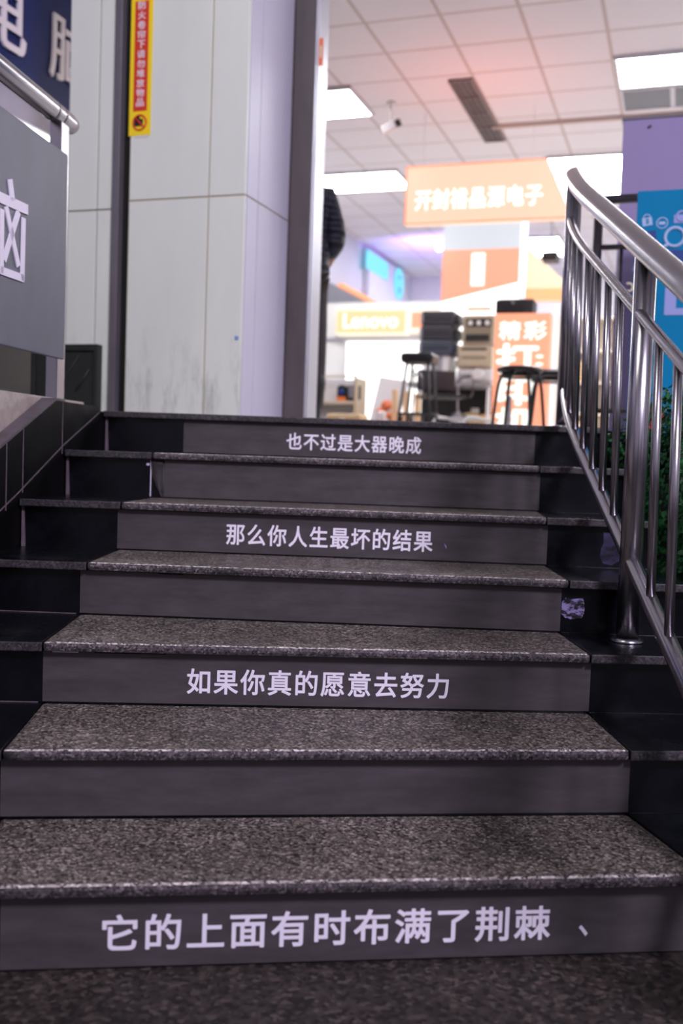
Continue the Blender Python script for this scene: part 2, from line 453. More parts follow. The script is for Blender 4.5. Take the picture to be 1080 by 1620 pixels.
# ---- interior shell (building frame: a along E_, b along V_)
def bpiece(name, material, a0, a1, b0, b1, z0, z1, bev=0.):
    o = MB().box(a0, a1, b0, b1, z0, z1, bev).build(name, material); o.rotation_euler = (0, 0, BYAW); return struct(o)
ceiling = bpiece('ceiling', 'ceiling_tiles', -5.1, 6.0, 4.6, 18.6, 3.25, 3.4)
wall_back = bpiece('wall_back', 'wall_white', -5.1, 6.0, 18.35, 18.55, 0, 3.25)
wall_left = bpiece('wall_left', 'wall_white', -7.2, -7.0, 9.0, 18.35, 0, 3.25)
wall_right = bpiece('wall_right', 'wall_white', 4.6, 4.8, 4.9, 18.35, 0, 3.25)
fas = bpiece('fascia', 'fascia', -7.0, -5.0, 9.0, 18.35, 2.38, 3.25)
wall_display = bpiece('wall_display', 'wall_white', -5.6, -2.9, 13.6, 13.75, 0, 2.05)
trim1 = bpiece('trim_1', 'ceiling_rail', -2.0, 3.2, 10.15, 10.2, 3.22, 3.25)

# ---- the pillar at the entrance: cream cladding panels over a core, gaps show as seams
C0 = at(388, 312, 4.8); A0, B0 = toab(C0)
pil = struct(MB().box(A0-.64+.004, A0-.006, B0+.006, B0+.9, 0, 4.2).build('pillar', 'panel_seam')); pil.rotation_euler = (0, 0, BYAW)
pl = MB()
zs = [0.0, 1.09, 2.35, 3.6, 4.2]
def panels(mb, segs, face, zl, mname, g=.0035):
    for (u0, u1) in segs:
        for k in range(len(zl)-1):
            if face == 'front': mb.box(u0+g, u1-g, B0, B0+.02, zl[k]+g, zl[k+1]-g, .003, m=mname)
            else: mb.box(A0-.02, A0, u0+g, u1-g, zl[k]+g, zl[k+1]-g, .003, m=mname)
panels(pl, [(A0-.634, A0-.195), (A0-.195, A0)], 'front', zs, 'cream_panel')
po = pl.build('cladding_panel', None, pil)
pl = MB(); panels(pl, [(B0+.02, B0+.15), (B0+.15, B0+.545)], 'side', zs, 'lavender_panel'); pl.build('side_panel', None, pil)
pil2 = struct(MB().box(A0-.99+.006, A0-.73, B0+.012, B0+.6, 0, 4.2).build('wall_front', 'panel_seam')); pil2.rotation_euler = (0, 0, BYAW)
pl = MB(); zl2 = [0, 1.055, 2.35, 3.6, 4.2]
panels(pl, [(A0-.99, A0-.815), (A0-.815, A0-.728)], 'front', zl2, 'cream_panel'); pl.build('cladding_panel', None, pil2)
rail = struct(MB().box(A0-.725, A0-.684, B0-.012, B0+.1, 0, 4.2, .004, m='shutter_rail').box(A0-.684, A0-.638, B0+.03, B0+.1, 0, 4.2, m='gap_black').build('trim_2')); rail.rotation_euler = (0, 0, BYAW)
def dirt(mname):
    m = MATS[mname]; nt = m.node_tree; N = nt.nodes; L = nt.links; b = N['Principled BSDF']
    src = b.inputs['Base Color'].links[0].from_socket
    tc = N.new('ShaderNodeTexCoord'); sep = N.new('ShaderNodeSeparateXYZ'); L.new(tc.outputs['Object'], sep.inputs[0])
    mp = N.new('ShaderNodeMapping'); mp.inputs['Scale'].default_value = (16, 16, 3.2); L.new(tc.outputs['Object'], mp.inputs[0])
    n = N.new('ShaderNodeTexNoise'); n.inputs['Scale'].default_value = 1.0; n.inputs['Detail'].default_value = 8; n.inputs['Roughness'].default_value = .75
    L.new(mp.outputs[0], n.inputs['Vector'])
    r = N.new('ShaderNodeMapRange'); r.inputs[1].default_value = .5; r.inputs[2].default_value = .9; L.new(n.outputs[0], r.inputs[0])
    h = N.new('ShaderNodeMapRange'); h.inputs[1].default_value = .5; h.inputs[2].default_value = .18; L.new(sep.outputs['Z'], h.inputs[0])
    x = N.new('ShaderNodeMath'); x.operation = 'MULTIPLY'; L.new(r.outputs[0], x.inputs[0]); L.new(h.outputs[0], x.inputs[1])
    mx = N.new('ShaderNodeMixRGB'); L.new(x.outputs[0], mx.inputs[0]); L.new(src, mx.inputs[1]); mx.inputs[2].default_value = (*lin((110, 112, 110)), 1)
    L.new(mx.outputs[0], b.inputs['Base Color'])
dirt('cream_panel')
# dark jamb and aluminium edge beyond the pillar's side
jam_a1 = toab(onplane(491, 340, C0+V_*.545, V_))[0]; alu_a1 = toab(onplane(494, 340, C0+V_*.545, V_))[0]
jam = struct(MB().box(A0+.001, jam_a1, B0+.545, B0+.70, 0, 4.2, .006).build('trim_3', 'dark_jamb')); jam.rotation_euler = (0, 0, BYAW)
alu = struct(MB().box(jam_a1, jam_a1+.004, B0+.54, B0+.70, 0, 4.2).box(jam_a1+.004, alu_a1, B0+.56, B0+.70, 0, 4.2, .002).build('trim_4', 'aluminium')); alu.rotation_euler = (0, 0, BYAW)

# ---- left stringer wall with its cap, and the tiled plinth behind it
D82 = Vector((XLS, 1, 0)).normalized(); N82 = Vector((-D82.y, D82.x, 0))
def strp(y, off, z): p = Vector((xl(y), y, 0))+N82*off; return (p.x, p.y, z)
def stringer(name, material, o0, o1, dz0, dz1, ys):
    mb = MB(); top = lambda y: .021-max(0, 3.23-y)*.434
    for a, b in zip(ys[:-1], ys[1:]):
        zb0 = -1.035 if dz0 is None else top(a)+dz0; zb1 = -1.035 if dz0 is None else top(b)+dz0
        mb.hull8([strp(a, o0, zb0), strp(b, o0, zb1), strp(b, o1, zb1), strp(a, o1, zb0),
                  strp(a, o0, top(a)+dz1), strp(b, o0, top(b)+dz1), strp(b, o1, top(b)+dz1), strp(a, o1, top(a)+dz1)])
    return mb.build(name, material)
sw = struct(stringer('wall_left', 'black_granite_wall', 0, .046, None, -.008, [1.0, 3.23, 3.6])); sw.name = 'wall_stringer'
MB().hull8([strp(3.6, 0, -1.035), strp(3.925, 0, -1.035), strp(3.925, .046, -1.035), strp(3.6, .046, -1.035), strp(3.6, 0, -.003), strp(3.925, 0, -.003), strp(3.925, .046, -.003), strp(3.6, .046, -.003)]).build('end_block', 'black_granite_wall', sw)
cap = struct(stringer('trim_5', 'cap_strip', -.002, .047, -.008, 0, [1.0, 3.23, 3.3]))
gr = MB()
for y, zb in ((2.90, -.33), (3.005, -.28), (3.285, -.16)):
    zt = .021-max(0, 3.23-y)*.434-.009
    a, b = y-.0022, y+.0022
    gr.hull8([strp(a, -.0015, zb), strp(b, -.0015, zb), strp(b, .002, zb), strp(a, .002, zb), strp(a, -.0015, zt), strp(b, -.0015, zt), strp(b, .002, zt), strp(a, .002, zt)])
# the slanting joint above the step ends
pp = [strp(2.3, 0, -.575), strp(2.63, 0, -.43), strp(2.97, 0, -.285), strp(3.29, 0, -.135), strp(3.6, 0, -.01)]
for q0, q1 in zip(pp[:-1], pp[1:]):
    q0, q1 = Vector(q0), Vector(q1); h = Vector((0, 0, .004)); n0 = -N82*.002
    gr.hull8([q0, q1, q1+n0, q0+n0, q0+h, q1+h, q1+n0+h, q0+n0+h])
gro = gr.build('grout', 'grout', sw)
tile = MB()
for k, (z0, z1) in enumerate(((-1.03, -.62), (-.615, -.315), (-.31, -.117), (-.113, .026))):
    y = 1.0
    for L_ in (.5, .6, .6, .6, .28):
        y1 = y+L_
        tile.hull8([strp(y, .05, z0), strp(y1-.004, .05, z0), strp(y1-.004, .3, z0), strp(y, .3, z0),
                    strp(y, .05, z1), strp(y1-.004, .05, z1), strp(y1-.004, .3, z1), strp(y, .3, z1)])
        y = y1
plinth = struct(tile.build('wall_plinth', 'light_tile'))
# backing slab under the left landing, level with the store floor
struct(MB().hull8([strp(1.0, .302, -1.03), strp(3.9, .302, -1.03), (-6, 3.9, -1.03), (-6, 1, -1.03), strp(1.0, .302, .02), strp(3.9, .302, .02), (-6, 3.9, .02), (-6, 1, .02)]).build('floor_terrace', 'dark_dado'))

# ================================================================== STEPS
WORD = ['first', 'second', 'third', 'fourth', 'fifth', 'sixth', 'top']
TXT = {1: ('它的上面有时布满了荆棘', (162, 1507), (868, 1483), 57), 3: ('如果你真的愿意去努力', (296, 1098), (708, 1104), 40),
       5: ('那么你人生最坏的结果', (358, 861), (683, 873), 33), 7: ('也不过是大器晚成', (453, 711), (665, 718), 26)}
LBL = {1: 'lowest stair step, grey panel with eleven large white characters', 2: 'second stair step from the ground, its grey panel plain',
       3: 'third step up from the ground, grey panel with a row of ten large white characters',
       4: 'fourth step up, plain grey panel level with the bright scuffed patch on black stone',
       5: 'fifth step up from the ground, grey panel with ten smaller white characters',
       6: 'sixth step up, plain grey panel peeling at its left corner',
       7: 'topmost step at the landing edge, panel with eight small white characters'}
for i in range(1, 8):
    (lx, ly), (rx, ry) = RL[i]
    el = riser_end_left(i) if i >= 3 else (-1.35, line_at(i, -1.35))
    if i < 3:
        el = (xl(line_at(i, -1.2)), line_at(i, xl(line_at(i, -1.2))))
    er = (XR, line_at(i, XR))
    root = thing('stair_step', ((lx+rx)/2, (ly+ry)/2, Z[i-1]), LBL[i], 'step', 'steps of the entrance staircase', 0)
    root.rotation_euler = (0, 0, 0)
    inv = -Vector(root.location)
    T = Matrix.Translation(inv)
    def put(mb, name, material, edge=None, parent=root, worn=None):
        mb.bm.transform(T); mb.bm.normal_update(); return mb.build(name, material, parent, edge_front=edge, worn=worn)
    top = Z[i]-.022; nx = None
    if i < 7:
        nxl, nxr = RL[i+1]; eln = riser_end_left(i+1) if i+1 >= 3 else (xl(RL[2][0][1]-.1), line_at(2, xl(RL[2][0][1]-.1))); ern = (XR, line_at(i+1, XR))
    else:
        nxl, nxr = (lx, 3.925), (rx, 3.925); eln = (xl(3.925)+.004, 3.925); ern = (XR, 3.925)
    # solid black body whose front face is the riser
    put(MB().prism([(el[0]+.002, el[1]), er, (ern[0], ern[1]-.001), (eln[0]+.002, eln[1]-.001)], -1.035 if i < 7 else -1.035, top), 'riser', 'black_granite')
    # grey panel fixed on the riser
    t = Vector((rx-lx, ry-ly, 0)).normalized(); n = Vector((t.y, -t.x, 0))
    def P(s, off, z): q = Vector((lx, ly, 0))+t*s+n*off; return (q.x, q.y, z)
    Wd = (Vector((rx, ry, 0))-Vector((lx, ly, 0))).length
    def slab(s0, s1, o0, o1, z0, z1):
        return [P(s0, o0, z0), P(s1, o0, z0), P(s1, o1, z0), P(s0, o1, z0), P(s0, o0, z1), P(s1, o0, z1), P(s1, o1, z1), P(s0, o1, z1)]
    s0 = .0
    mb = MB()
    if i == 6:
        zb, zt = Z[i-1]+.004, top-.002
        w = .045
        mb.hull8(slab(w, Wd, .0005, .003, zb, zt))
        # sheet cut diagonally where the corner has come away
        a = [P(0, .0005, zt), P(w, .0005, zt), P(w, .0005, zb), P(0, .003, zt), P(w, .003, zt), P(w, .003, zb)]
    else:
        mb.hull8(slab(0, Wd, .0005, .003, Z[i-1]+.004, top-.002))
    pan = put(mb, 'riser_panel', 'sticker_grey')
    if i == 6:
        # curled corner of the sheet
        b = bmesh.new(); g = []
        nx_, nz_ = 8, 8
        for a_ in range(nx_+1):
            row = []
            for c2 in range(nz_+1):
                u, v = a_/nx_, c2/nz_
                zz = zt+(zb-zt)*v; s = .045*(1-(1-u)*(1-.85*v*v))-0.0*v
                lift = .003+.022*(1-u)*(.35+.65*v)*math.sin(math.pi*(.25+.6*(1-u)))
                row.append(b.verts.new(P(s, lift, zz)))
            g.append(row)
        for a_ in range(nx_):
            for c2 in range(nz_): b.faces.new((g[a_][c2], g[a_+1][c2], g[a_+1][c2+1], g[a_][c2+1])).smooth = True
        bmesh.ops.solidify(b, geom=b.faces[:], thickness=.0012)
        k = MB(); k._merge(b); cpk = put(k, 'peeling_corner', 'sticker_grey', parent=pan); cpk['label'] = 'curled corner of the sheet'
        k = MB(); k.hull8(slab(-.002, .0015, .003, .005, zb, zt)); put(k, 'pale_edge', 'bare_white', parent=pan)
        k = MB(); k.hull8(slab(-.016, -.006, .0005, .003, zt-.02, zt-.012)); put(k, 'glue_spot', 'bare_white', parent=root)
    if i in TXT:
        body, pL, pR, hpx = TXT[i]
        base = Vector((lx, ly, 0))+n*.003
        qL, qR = onplane(*pL, base, n), onplane(*pR, base, n)
        sL, sR = (qL-base).dot(t), (qR-base).dot(t); zc = (qL.z+qR.z)/2
        Hh = hpx*(qL.y+qR.y)/2/FPX
        zz = zc
        o0 = base+t*sL; o0.z = zz
        lettering('lettering', body, 'lettering_white', pan, o0+inv, t, (0, 0, 1), sR-sL, Hh, .001, .018, 1.13, 4)
        if i == 1:
            q = onplane(915, 1480, base, n); lettering('punctuation_mark', '、', 'lettering_white', pan, q+inv, t, (0, 0, 1), .016, .019, .001, .01)
        if i == 5:
            q = onplane(702, 868, base, n); lettering('worn_mark', '、', 'scuff', pan, q+inv, t, (0, 0, 1), .008, .018, .0008, -.02)
    # granite tread
    fl = lambda x: line_at(i, x)-OV
    def nose(side):
        px = NOSE_PX[i][side]
        if px is None: return (RL[i][side][0]+(.03 if side else -.0), fl(RL[i][side][0])) if side else (RL[i][0][0]-.015, fl(RL[i][0][0]-.015))
        q = onplane(px[0], px[1], Vector((0, fl(0), 0)), Vector((t.y, -t.x, 0)))
        return (q.x, fl(q.x))
    nl, nr = nose(0), nose(1)
    if i < 7:
        poly = [nl, nr, (nxr[0], nxr[1]+.0), (nxl[0], nxl[1]+.0)]
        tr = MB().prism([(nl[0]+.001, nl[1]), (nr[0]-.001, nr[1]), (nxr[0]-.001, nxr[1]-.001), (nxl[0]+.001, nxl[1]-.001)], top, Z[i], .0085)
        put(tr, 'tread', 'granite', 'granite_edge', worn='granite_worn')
        ml = (el[0]+.003, fl(el[0])); mr = (er[0], fl(er[0]))
        put(MB().prism([ml, (nl[0]-.001, nl[1]), (nxl[0]-.001, nxl[1]-.001), (eln[0]+.003, eln[1]-.001)], top, Z[i], .003), 'side_tread', 'black_granite', 'dusty_black_granite')
        put(MB().prism([(nr[0]+.001, nr[1]), mr, (ern[0], ern[1]-.001), (nxr[0]+.001, nxr[1]-.001)], top, Z[i], .003), 'side_tread', 'black_granite', 'dusty_black_granite')
    else:
        ml = (xl(3.63)+.003, fl(-.88)); mr = (er[0], fl(er[0]))
        put(MB().prism([ml, mr, (XR, 3.925), (eln[0]+.003, 3.925)], top, Z[i], .004), 'tread', 'dusty_black_granite', 'dusty_black_granite')
    if i in (2, 3, 4):
        for (pa, pb, yy) in {2: ((455, 560, 1204),), 3: ((83, 124, 1032), (150, 262, 1036)), 4: ((250, 290, 909),)}[i]:
            base = Vector((lx, ly, 0))+n*.004; q0 = onplane(pa, yy, base, n); q1 = onplane(pb, yy, base, n)
            k = MB(); s0, s1 = (q0-base).dot(t), (q1-base).dot(t); k.hull8(slab(s0, s1, .003, .0045, top-.005, top-.001)); put(k, 'exposed_edge', 'bare_white' if pa < 100 else 'gap_black')
    # dusty joint where riser meets the left wall, and at the panel foot
    g = MB()
    if i >= 4:
        gx, gy = el[0]+.004, line_at(i, el[0]+.004)
        g.hull8([(gx, gy-.004, Z[i-1]), (gx+.012, gy-.004, Z[i-1]), (gx+.012, gy+.003, Z[i-1]), (gx, gy+.003, Z[i-1]),
                 (gx, gy-.004, top), (gx+.007, gy-.004, top), (gx+.007, gy+.003, top), (gx, gy+.003, top)])
        put(g, 'grout', 'grout')
    if i in (2, 3, 4):
        # pale grout line at the foot of the black side riser
        k = MB(); xa, xb = el[0]+.01, lx-.01
        k.hull8([(xa, line_at(i, xa)-.003, Z[i-1]+.0005), (xb, line_at(i, xb)-.003, Z[i-1]+.0005), (xb, line_at(i, xb)+.002, Z[i-1]+.0005), (xa, line_at(i, xa)+.002, Z[i-1]+.0005),
                 (xa, line_at(i, xa)-.003, Z[i-1]+.0025), (xb, line_at(i, xb)-.003, Z[i-1]+.0025), (xb, line_at(i, xb)+.002, Z[i-1]+.0025), (xa, line_at(i, xa)+.002, Z[i-1]+.0025)])
        put(k, 'grout', 'grout')
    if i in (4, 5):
        # lavender reflection painted beside the panel; the lower patch is scuffed too
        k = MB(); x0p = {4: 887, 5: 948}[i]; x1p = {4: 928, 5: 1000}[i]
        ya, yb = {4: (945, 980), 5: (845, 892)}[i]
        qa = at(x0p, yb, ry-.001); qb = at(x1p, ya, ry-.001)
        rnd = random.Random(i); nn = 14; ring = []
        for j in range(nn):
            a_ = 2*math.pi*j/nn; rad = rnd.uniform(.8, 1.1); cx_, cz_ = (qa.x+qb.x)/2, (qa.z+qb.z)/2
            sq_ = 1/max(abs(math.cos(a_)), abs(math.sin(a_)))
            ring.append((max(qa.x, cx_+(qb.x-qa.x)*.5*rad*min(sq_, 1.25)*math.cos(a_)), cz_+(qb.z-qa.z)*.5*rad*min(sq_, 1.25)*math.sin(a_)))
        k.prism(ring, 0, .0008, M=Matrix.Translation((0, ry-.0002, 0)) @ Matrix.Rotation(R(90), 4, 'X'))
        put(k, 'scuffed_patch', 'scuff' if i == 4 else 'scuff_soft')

# ================================================================== RIGHT HANDRAIL
def xpath(Y):                                    # plan line of the railing: straight, then bending out at the landing
    return .688 if Y < 3.2 else .688+.055*((Y-3.2)/.6)**2
def rz(base, Y): return base+.435*(Y-2.5)
hr = thing('handrail', (.69, 2.5, -.586), 'polished steel handrail with balusters down the right side of the steps', 'handrail', None, 0)
HI = Matrix.Translation(-Vector(hr.location))
def hput(mb, name, material='steel', parent=hr): mb.bm.transform(HI); return mb.build(name, material, parent)
ysr = [1.2+.12*k for k in range(23)]
top_pts = [(xpath(Y)-.012, Y, rz(.395, Y)) for Y in [1.2, 2.2, 3.2]+[3.25+.05*k for k in range(9)]]
top_pts += [(.7195, 3.69, rz(.395, 3.69)-.004)]
hput(MB().tube(top_pts, .0315, 20), 'top_rail')
mid_pts = [(xpath(Y)-.012, Y, rz(.228, Y)) for Y in [1.2, 2.2, 3.2]+[3.25+.05*k for k in range(10)]]
hput(MB().tube(mid_pts, .0145, 14), 'mid_rail')
bot_pts = [(xpath(Y), Y, rz(-.402, Y)) for Y in [1.2, 2.2, 3.2]+[3.25+.05*k for k in range(15)]]
hput(MB().tube(bot_pts, .021, 14), 'bottom_rail')
def hpost(x, Y, zb, zt):
    p = hput(MB().tube([(x, Y, zb), (x, Y, zt)], .0285, 18), 'post')
    f = MB().lathe([(.0, .0), (.042, .0), (.042, .004), (.036, .010), (.029, .012), (.029, .001)], (x, Y, zb), 24); f.bm.transform(HI); f.build('collar', 'steel', p)
hpost(.688, 2.56, -.586, rz(.395, 2.56)-.02)
hpost(.733, 3.76, 0, .92)
hpost(.688, 1.42, -1.035, rz(.395, 1.42)-.02)
def px_to_Y(px, base):
    best = None
    for k in range(1200):
        Y = 1.3+k*.002; p = Vector((xpath(Y), Y, rz(base, Y)))-CAM; D = p.dot(FWD); x = 540+FPX*p.dot(RGT)/D
        if best is None or abs(x-px) < best[0]: best = (abs(x-px), Y)
    return best[1]
for Y in (3.62, 3.48, 3.34, 3.19, 3.045, 2.905, 2.76, 2.37, 2.215, 2.07, 1.92, 1.77, 1.62):
    hput(MB().tube([(xpath(Y), Y, rz(-.402, Y)), (xpath(Y)-.012, Y, rz(.228, Y))], .0112, 12), 'baluster')

# guard railing across the landing, running behind the blue board
g0 = at(932, 640, 4.75); gl = thing('guard_railing', (g0.x, g0.y, 0), 'dark steel guard railing on the landing behind the blue poster board', 'railing', None, BYAW)
MB().tube([(-.02, 0, 1.10), (1.6, 0, 1.10)], .021, 12).build('top_rail', 'steel_dark', gl)
MB().tube([(-.02, 0, .88), (1.6, 0, .88)], .013, 10).build('mid_rail', 'steel_dark', gl)
MB().tube([(-.02, 0, .12), (1.6, 0, .12)], .013, 10).build('bottom_rail', 'steel_dark', gl)
for x in (0, .8, 1.58): MB().tube([(x, 0, 0), (x, 0, 1.10)], .022, 12).build('post', 'steel_dark', gl)
for k in range(13): MB().tube([(.11+.11*k, 0, .12), (.11+.11*k, 0, .88)], .009, 8).build('baluster', 'steel_dark', gl)

# ================================================================== LEFT RAILING + BOARD + SIGNS
lr = thing('side_railing', strp(3.5, .132, .026), 'thick polished steel railing on the plinth left of the steps', 'railing', None, math.atan2(D82.y, D82.x))
# local x runs up the slope direction of the plinth (away), z up
MB().tube([(-2.6, 0, .99), (.075, 0, .99), (.11, 0, .987), (.125, 0, .982)], [.034, .034, .031, .02], 20).build('top_rail', 'steel', lr)
for x in (-.054, .004): MB().tube([(x-.006, 0, .99), (x+.006, 0, .99)], .0352, 20).build('rail_joint', 'steel', lr)
MB().box(-.02, .045, -.022, .022, 0, .965, .003).build('post', 'steel', lr)
MB().tube([(-1.6, 0, 0), (-1.6, 0, .965)], .0255, 16).build('post', 'steel', lr)
bd = thing('sign_board', strp(3.46, .09, .026), 'grey board hung on the left railing, part of a white character at its edge', 'sign board', None, math.atan2(D82.y, D82.x))
LB = -2.4
MB().box(LB, .0, -.015, .0, .14, .84, .004).build('panel', 'board_grey', bd)
# the character on the board: strokes as raised lettering, found where it stands on the board's face
fp = Vector(strp(3.46, .09, 0)) - N82*.015; fn = -N82
def bl(px, py):
    q = onplane(px, py, fp, fn)-Vector(bd.location); return (q.dot(D82), -.0155, q.z)
st = MB()
def stroke(pts, r=.008):
    P3 = [bl(*p) for p in pts]
    for a, b in zip(P3[:-1], P3[1:]):
        a, b = Vector(a), Vector(b); d = (b-a); l = d.length; d.normalize(); nrm = Vector((0, -1, 0)).cross(d)
        e = d*r*.7
        q = [a-e-nrm*r, b+e-nrm*r, b+e+nrm*r, a-e+nrm*r]; up = Vector((0, -.004, 0))
        st.hull8([*q, *[v+up for v in q]])
stroke([(-8, 309), (40, 331)], .016); stroke([(15, 289), (18, 313)], .014)
stroke([(9, 331), (27, 417)], .012); stroke([(27, 338), (6, 408)], .012)
stroke([(36, 349), (34, 440), (1, 428)], .012); stroke([(2, 335), (1, 428)], .011)
st.build('lettering', 'lettering_white', bd)

# blue shop sign with raised characters on the side wall to the left
G0 = at(110, 167, 6.0); ga, gb = toab(G0)
wl = struct(MB().box(ga-.3, ga-.05, gb-4.5, gb+.35, 0, 4.2).build('wall_side', 'wall_lavender')); wl.rotation_euler = (0, 0, BYAW)
dd = struct(MB().box(ga-.05, ga-.02, gb-4.5, gb+.35, 0, .95).build('baseboard_left', 'dark_dado')); dd.rotation_euler = (0, 0, BYAW)  # dark band added over the lower part of the side wall
sg = thing('shop_sign', bw(ga, gb, 1.84), 'dark blue fascia sign with big white raised characters high on the left wall', 'sign')
MB().box(-.05, 0, -3.2, .25, 0, 1.5, .006).build('panel', 'navy_sign', sg)
def sgl(px, py):
    q = onplane(px, py, G0, E_)-sg.location; return q.dot(V_), q.z
for ch, l, r_, yb, yt in (('电', (-20, 95), (47, 95), 92, 0), ('脑', (77, 118), (122, 150), 0, 0)):
    pass
y0, z0 = sgl(77, 117); y1, _ = sgl(112, 140); ztop = sgl(80, 38)[1]
h = (ztop-z0)
lettering('lettering', '脑', 'channel_white', sg, (.002, y0, z0-.005), (0, 1, 0), (0, 0, 1), .36, .37, .014, .008)
lettering('lettering', '电', 'channel_white', sg, (.002, y0-.56, z0-.005), (0, 1, 0), (0, 0, 1), .33, .37, .014, .008)
lb = thing('light_panel', bw(ga-.05, gb, 1.3), 'glowing white wall light under the blue sign behind the left railing', 'light')
MB().box(0, .05, -.54, -.08, .09, .36, .004).build('frame', 'aluminium', lb)
MB().box(.05, .056, -.52, -.1, .11, .34).build('diffuser', 'lamp_far', lb)

# dark plastic board leaning by the pillar
q = at(155, 640, 4.55); db = thing('plastic_panel', (q.x, q.y, 0), 'dark green black plastic panel standing against the pillar at left', 'panel')
MB().box(-.36, 0, 0, .03, 0, .335, .006).build('panel', 'dark_green_plastic', db)
MB().box(-.36, 0, -.012, 0, .305, .335, .004).box(-.022, 0, -.012, 0, 0, .31, .004).box(-.36, -.338, -.012, 0, 0, .31, .004).build('rim', 'dark_green_plastic', db)
MB().tube([(-.12, -.003, .12), (-.05, -.003, .22)], .004, 6).tube([(-.28, -.003, .04), (-.1, -.003, .29)], .002, 6).build('ridge', 'dark_green_plastic', db)

# warning strip on the cladding
ws = thing('warning_strip', bw(A0-.58, B0, 1.405), 'yellow and red vertical warning strip stuck on the cream pillar', 'sign')
MB().box(-.0605, .0605, -.002, 0, .0, .66).build('backing', 'yellow_sign', ws)
MB().box(-.038, .038, -.0035, -.002, .118, .645).build('red_field', 'red_sign', ws)
for k, ch in enumerate('防火卷帘下请勿堆放物品'):
    lettering('lettering', ch, 'channel_white', ws, (-.021, -.0036, .605-k*.0465), (1, 0, 0), (0, 0, 1), .042, .038, .001, .01)
ring = MB()
ring.tube([(.036*math.cos(R(a)), -.003, .062+.036*math.sin(R(a))) for a in range(0, 361, 15)], .0045, 6)
ring.tube([(-.026, -.003, .088), (.026, -.003, .036)], .0045, 6)
ring.build('pictogram', 'red_sign', ws)
MB().box(-.03, .018, -.004, -.002, .045, .08, .002).box(-.022, .0, -.004, -.002, .08, .094, .002).build('pictogram_figure', 'black_ink', ws)
MB().box(-.028, .05, -.0015, .0, -.012, .001).build('torn_backing', 'paper', ws)
s1 = onplane(374, 535, C0, V_); tg = thing('sticker', (s1.x, s1.y, s1.z), 'tiny blue sticker near the pillar corner', 'sticker')
MB().box(-.009, .009, -.0015, 0, -.009, .009).build('sheet', 'blue_sticker', tg); MB().box(-.005, .004, -.002, -.0014, -.001, .001).build('print', 'lettering_white', tg)
s2 = onplane(508, 82, C0+V_*.56, V_); tg = thing('sticker', (s2.x, s2.y, s2.z), 'orange notice sticker high on the pale metal door edge', 'sticker')
MB().box(-.013, .011, -.002, 0, -.07, .07).build('sheet', 'orange_sticker', tg); MB().box(-.006, .004, -.0026, -.0018, -.03, .03).build('print', 'cream_art', tg)

# ================================================================== RIGHT BOARD, LAVENDER PANEL, HEDGE
q = at(989, 690, 4.6); bb = thing('poster_board', (q.x, q.y, 0), 'bright blue poster board with white icons standing on the landing at right', 'poster')
BP = Vector((q.x, q.y, 0))
MB().box(0, 1.1, 0, .03, 0, 1.105, .003).build('panel', 'blue_board', bb)
def bbl(px, py):
    r0 = onplane(px, py, BP, V_)-BP; return r0.dot(E_), r0.z
def art(name, mname, fn_): mb = MB(); fn_(mb); mb.build(name, mname, bb)
def rect(mb, px0, py0, px1, py1, d=.002, ang=0, bev=0):
    x0, z1 = bbl(px0, py0); x1, z0 = bbl(px1, py1)
    M = Matrix.Translation(((x0+x1)/2, 0, (z0+z1)/2)) @ Matrix.Rotation(ang, 4, 'Y') @ Matrix.Translation((-(x0+x1)/2, 0, -(z0+z1)/2))
    mb.box(x0, x1, -d, 0, z0, z1, bev, M=M)
def ringp(mb, px, py, rp, w=.003, d=.003):
    x, z = bbl(px, py); r = rp*4.6/FPX
    mb.tube([(x+r*math.cos(R(a)), -.001, z+r*math.sin(R(a))) for a in range(0, 361, 12)], w, 6)
art('magnifier_icon', 'blue_light_art', lambda mb: (ringp(mb, 1067, 375, 14, .008), mb.tube([(bbl(1057, 386)[0], -.001, bbl(1057, 386)[1]), (bbl(1044, 394)[0], -.001, bbl(1044, 394)[1])], .008, 6)))
art('bag_icon', 'blue_light_art', lambda mb: (rect(mb, 1016, 345, 1031, 357, .003, -.15), ringp(mb, 1023, 345, 5, .003)))
x, z = bbl(1021, 355); lettering('bag_mark', '$', 'blue_board', bb, (x, -.0032, z), (1, 0, 0), (0, 0, 1), .014, .024, .001)
art('badge_icon', 'blue_light_art', lambda mb: (ringp(mb, 1047, 353, 8, .003), rect(mb, 1042, 351, 1052, 355, .002)))
art('cloud_icon', 'lilac_art', lambda mb: (rect(mb, 1066, 340, 1100, 352, .003, 0, .001), ringp(mb, 1078, 342, 7, .006)))
art('monitor_icon', 'blue_navy_art', lambda mb: (rect(mb, 1018, 366, 1038, 392, .002, -.2), rect(mb, 1052, 396, 1120, 402, .0025), rect(mb, 1050, 404, 1120, 416, .002)))
art('cup_icon', 'lilac_art', lambda mb: rect(mb, 1003, 410, 1016, 430, .002, .2))
art('hand_icon', 'lilac_art', lambda mb: (rect(mb, 1052, 455, 1068, 498, .002, 0, .0008), rect(mb, 1052, 488, 1110, 498, .003)))
def wrench(mb):
    x, z = bbl(998, 456); M = Matrix.Translation((x, -.002, z)) @ Matrix.Rotation(.3, 4, 'Y')
    mb.box(-.0, .045, -.002, .002, -.008, .008, .001, M=M)
    mb.tube([(.018*math.cos(R(a))-.012, 0, .018*math.sin(R(a))) for a in range(-140, 141, 20)], .006, 6, M=M)
art('wrench_icon', 'cream_art', wrench)
def redpart(mb):
    rect(mb, 1002, 642, 1048, 690, .004, 0, .0015)
    x, z = bbl(1008, 660); r = .045
    mb.lathe([(0, 0), (r, 0), (r, .006), (0, .006)], (0, 0, 0), 24, M=Matrix.Translation((x, .002, z)) @ Matrix.Rotation(R(90), 4, 'X'))
art('red_shape', 'red_art', redpart)
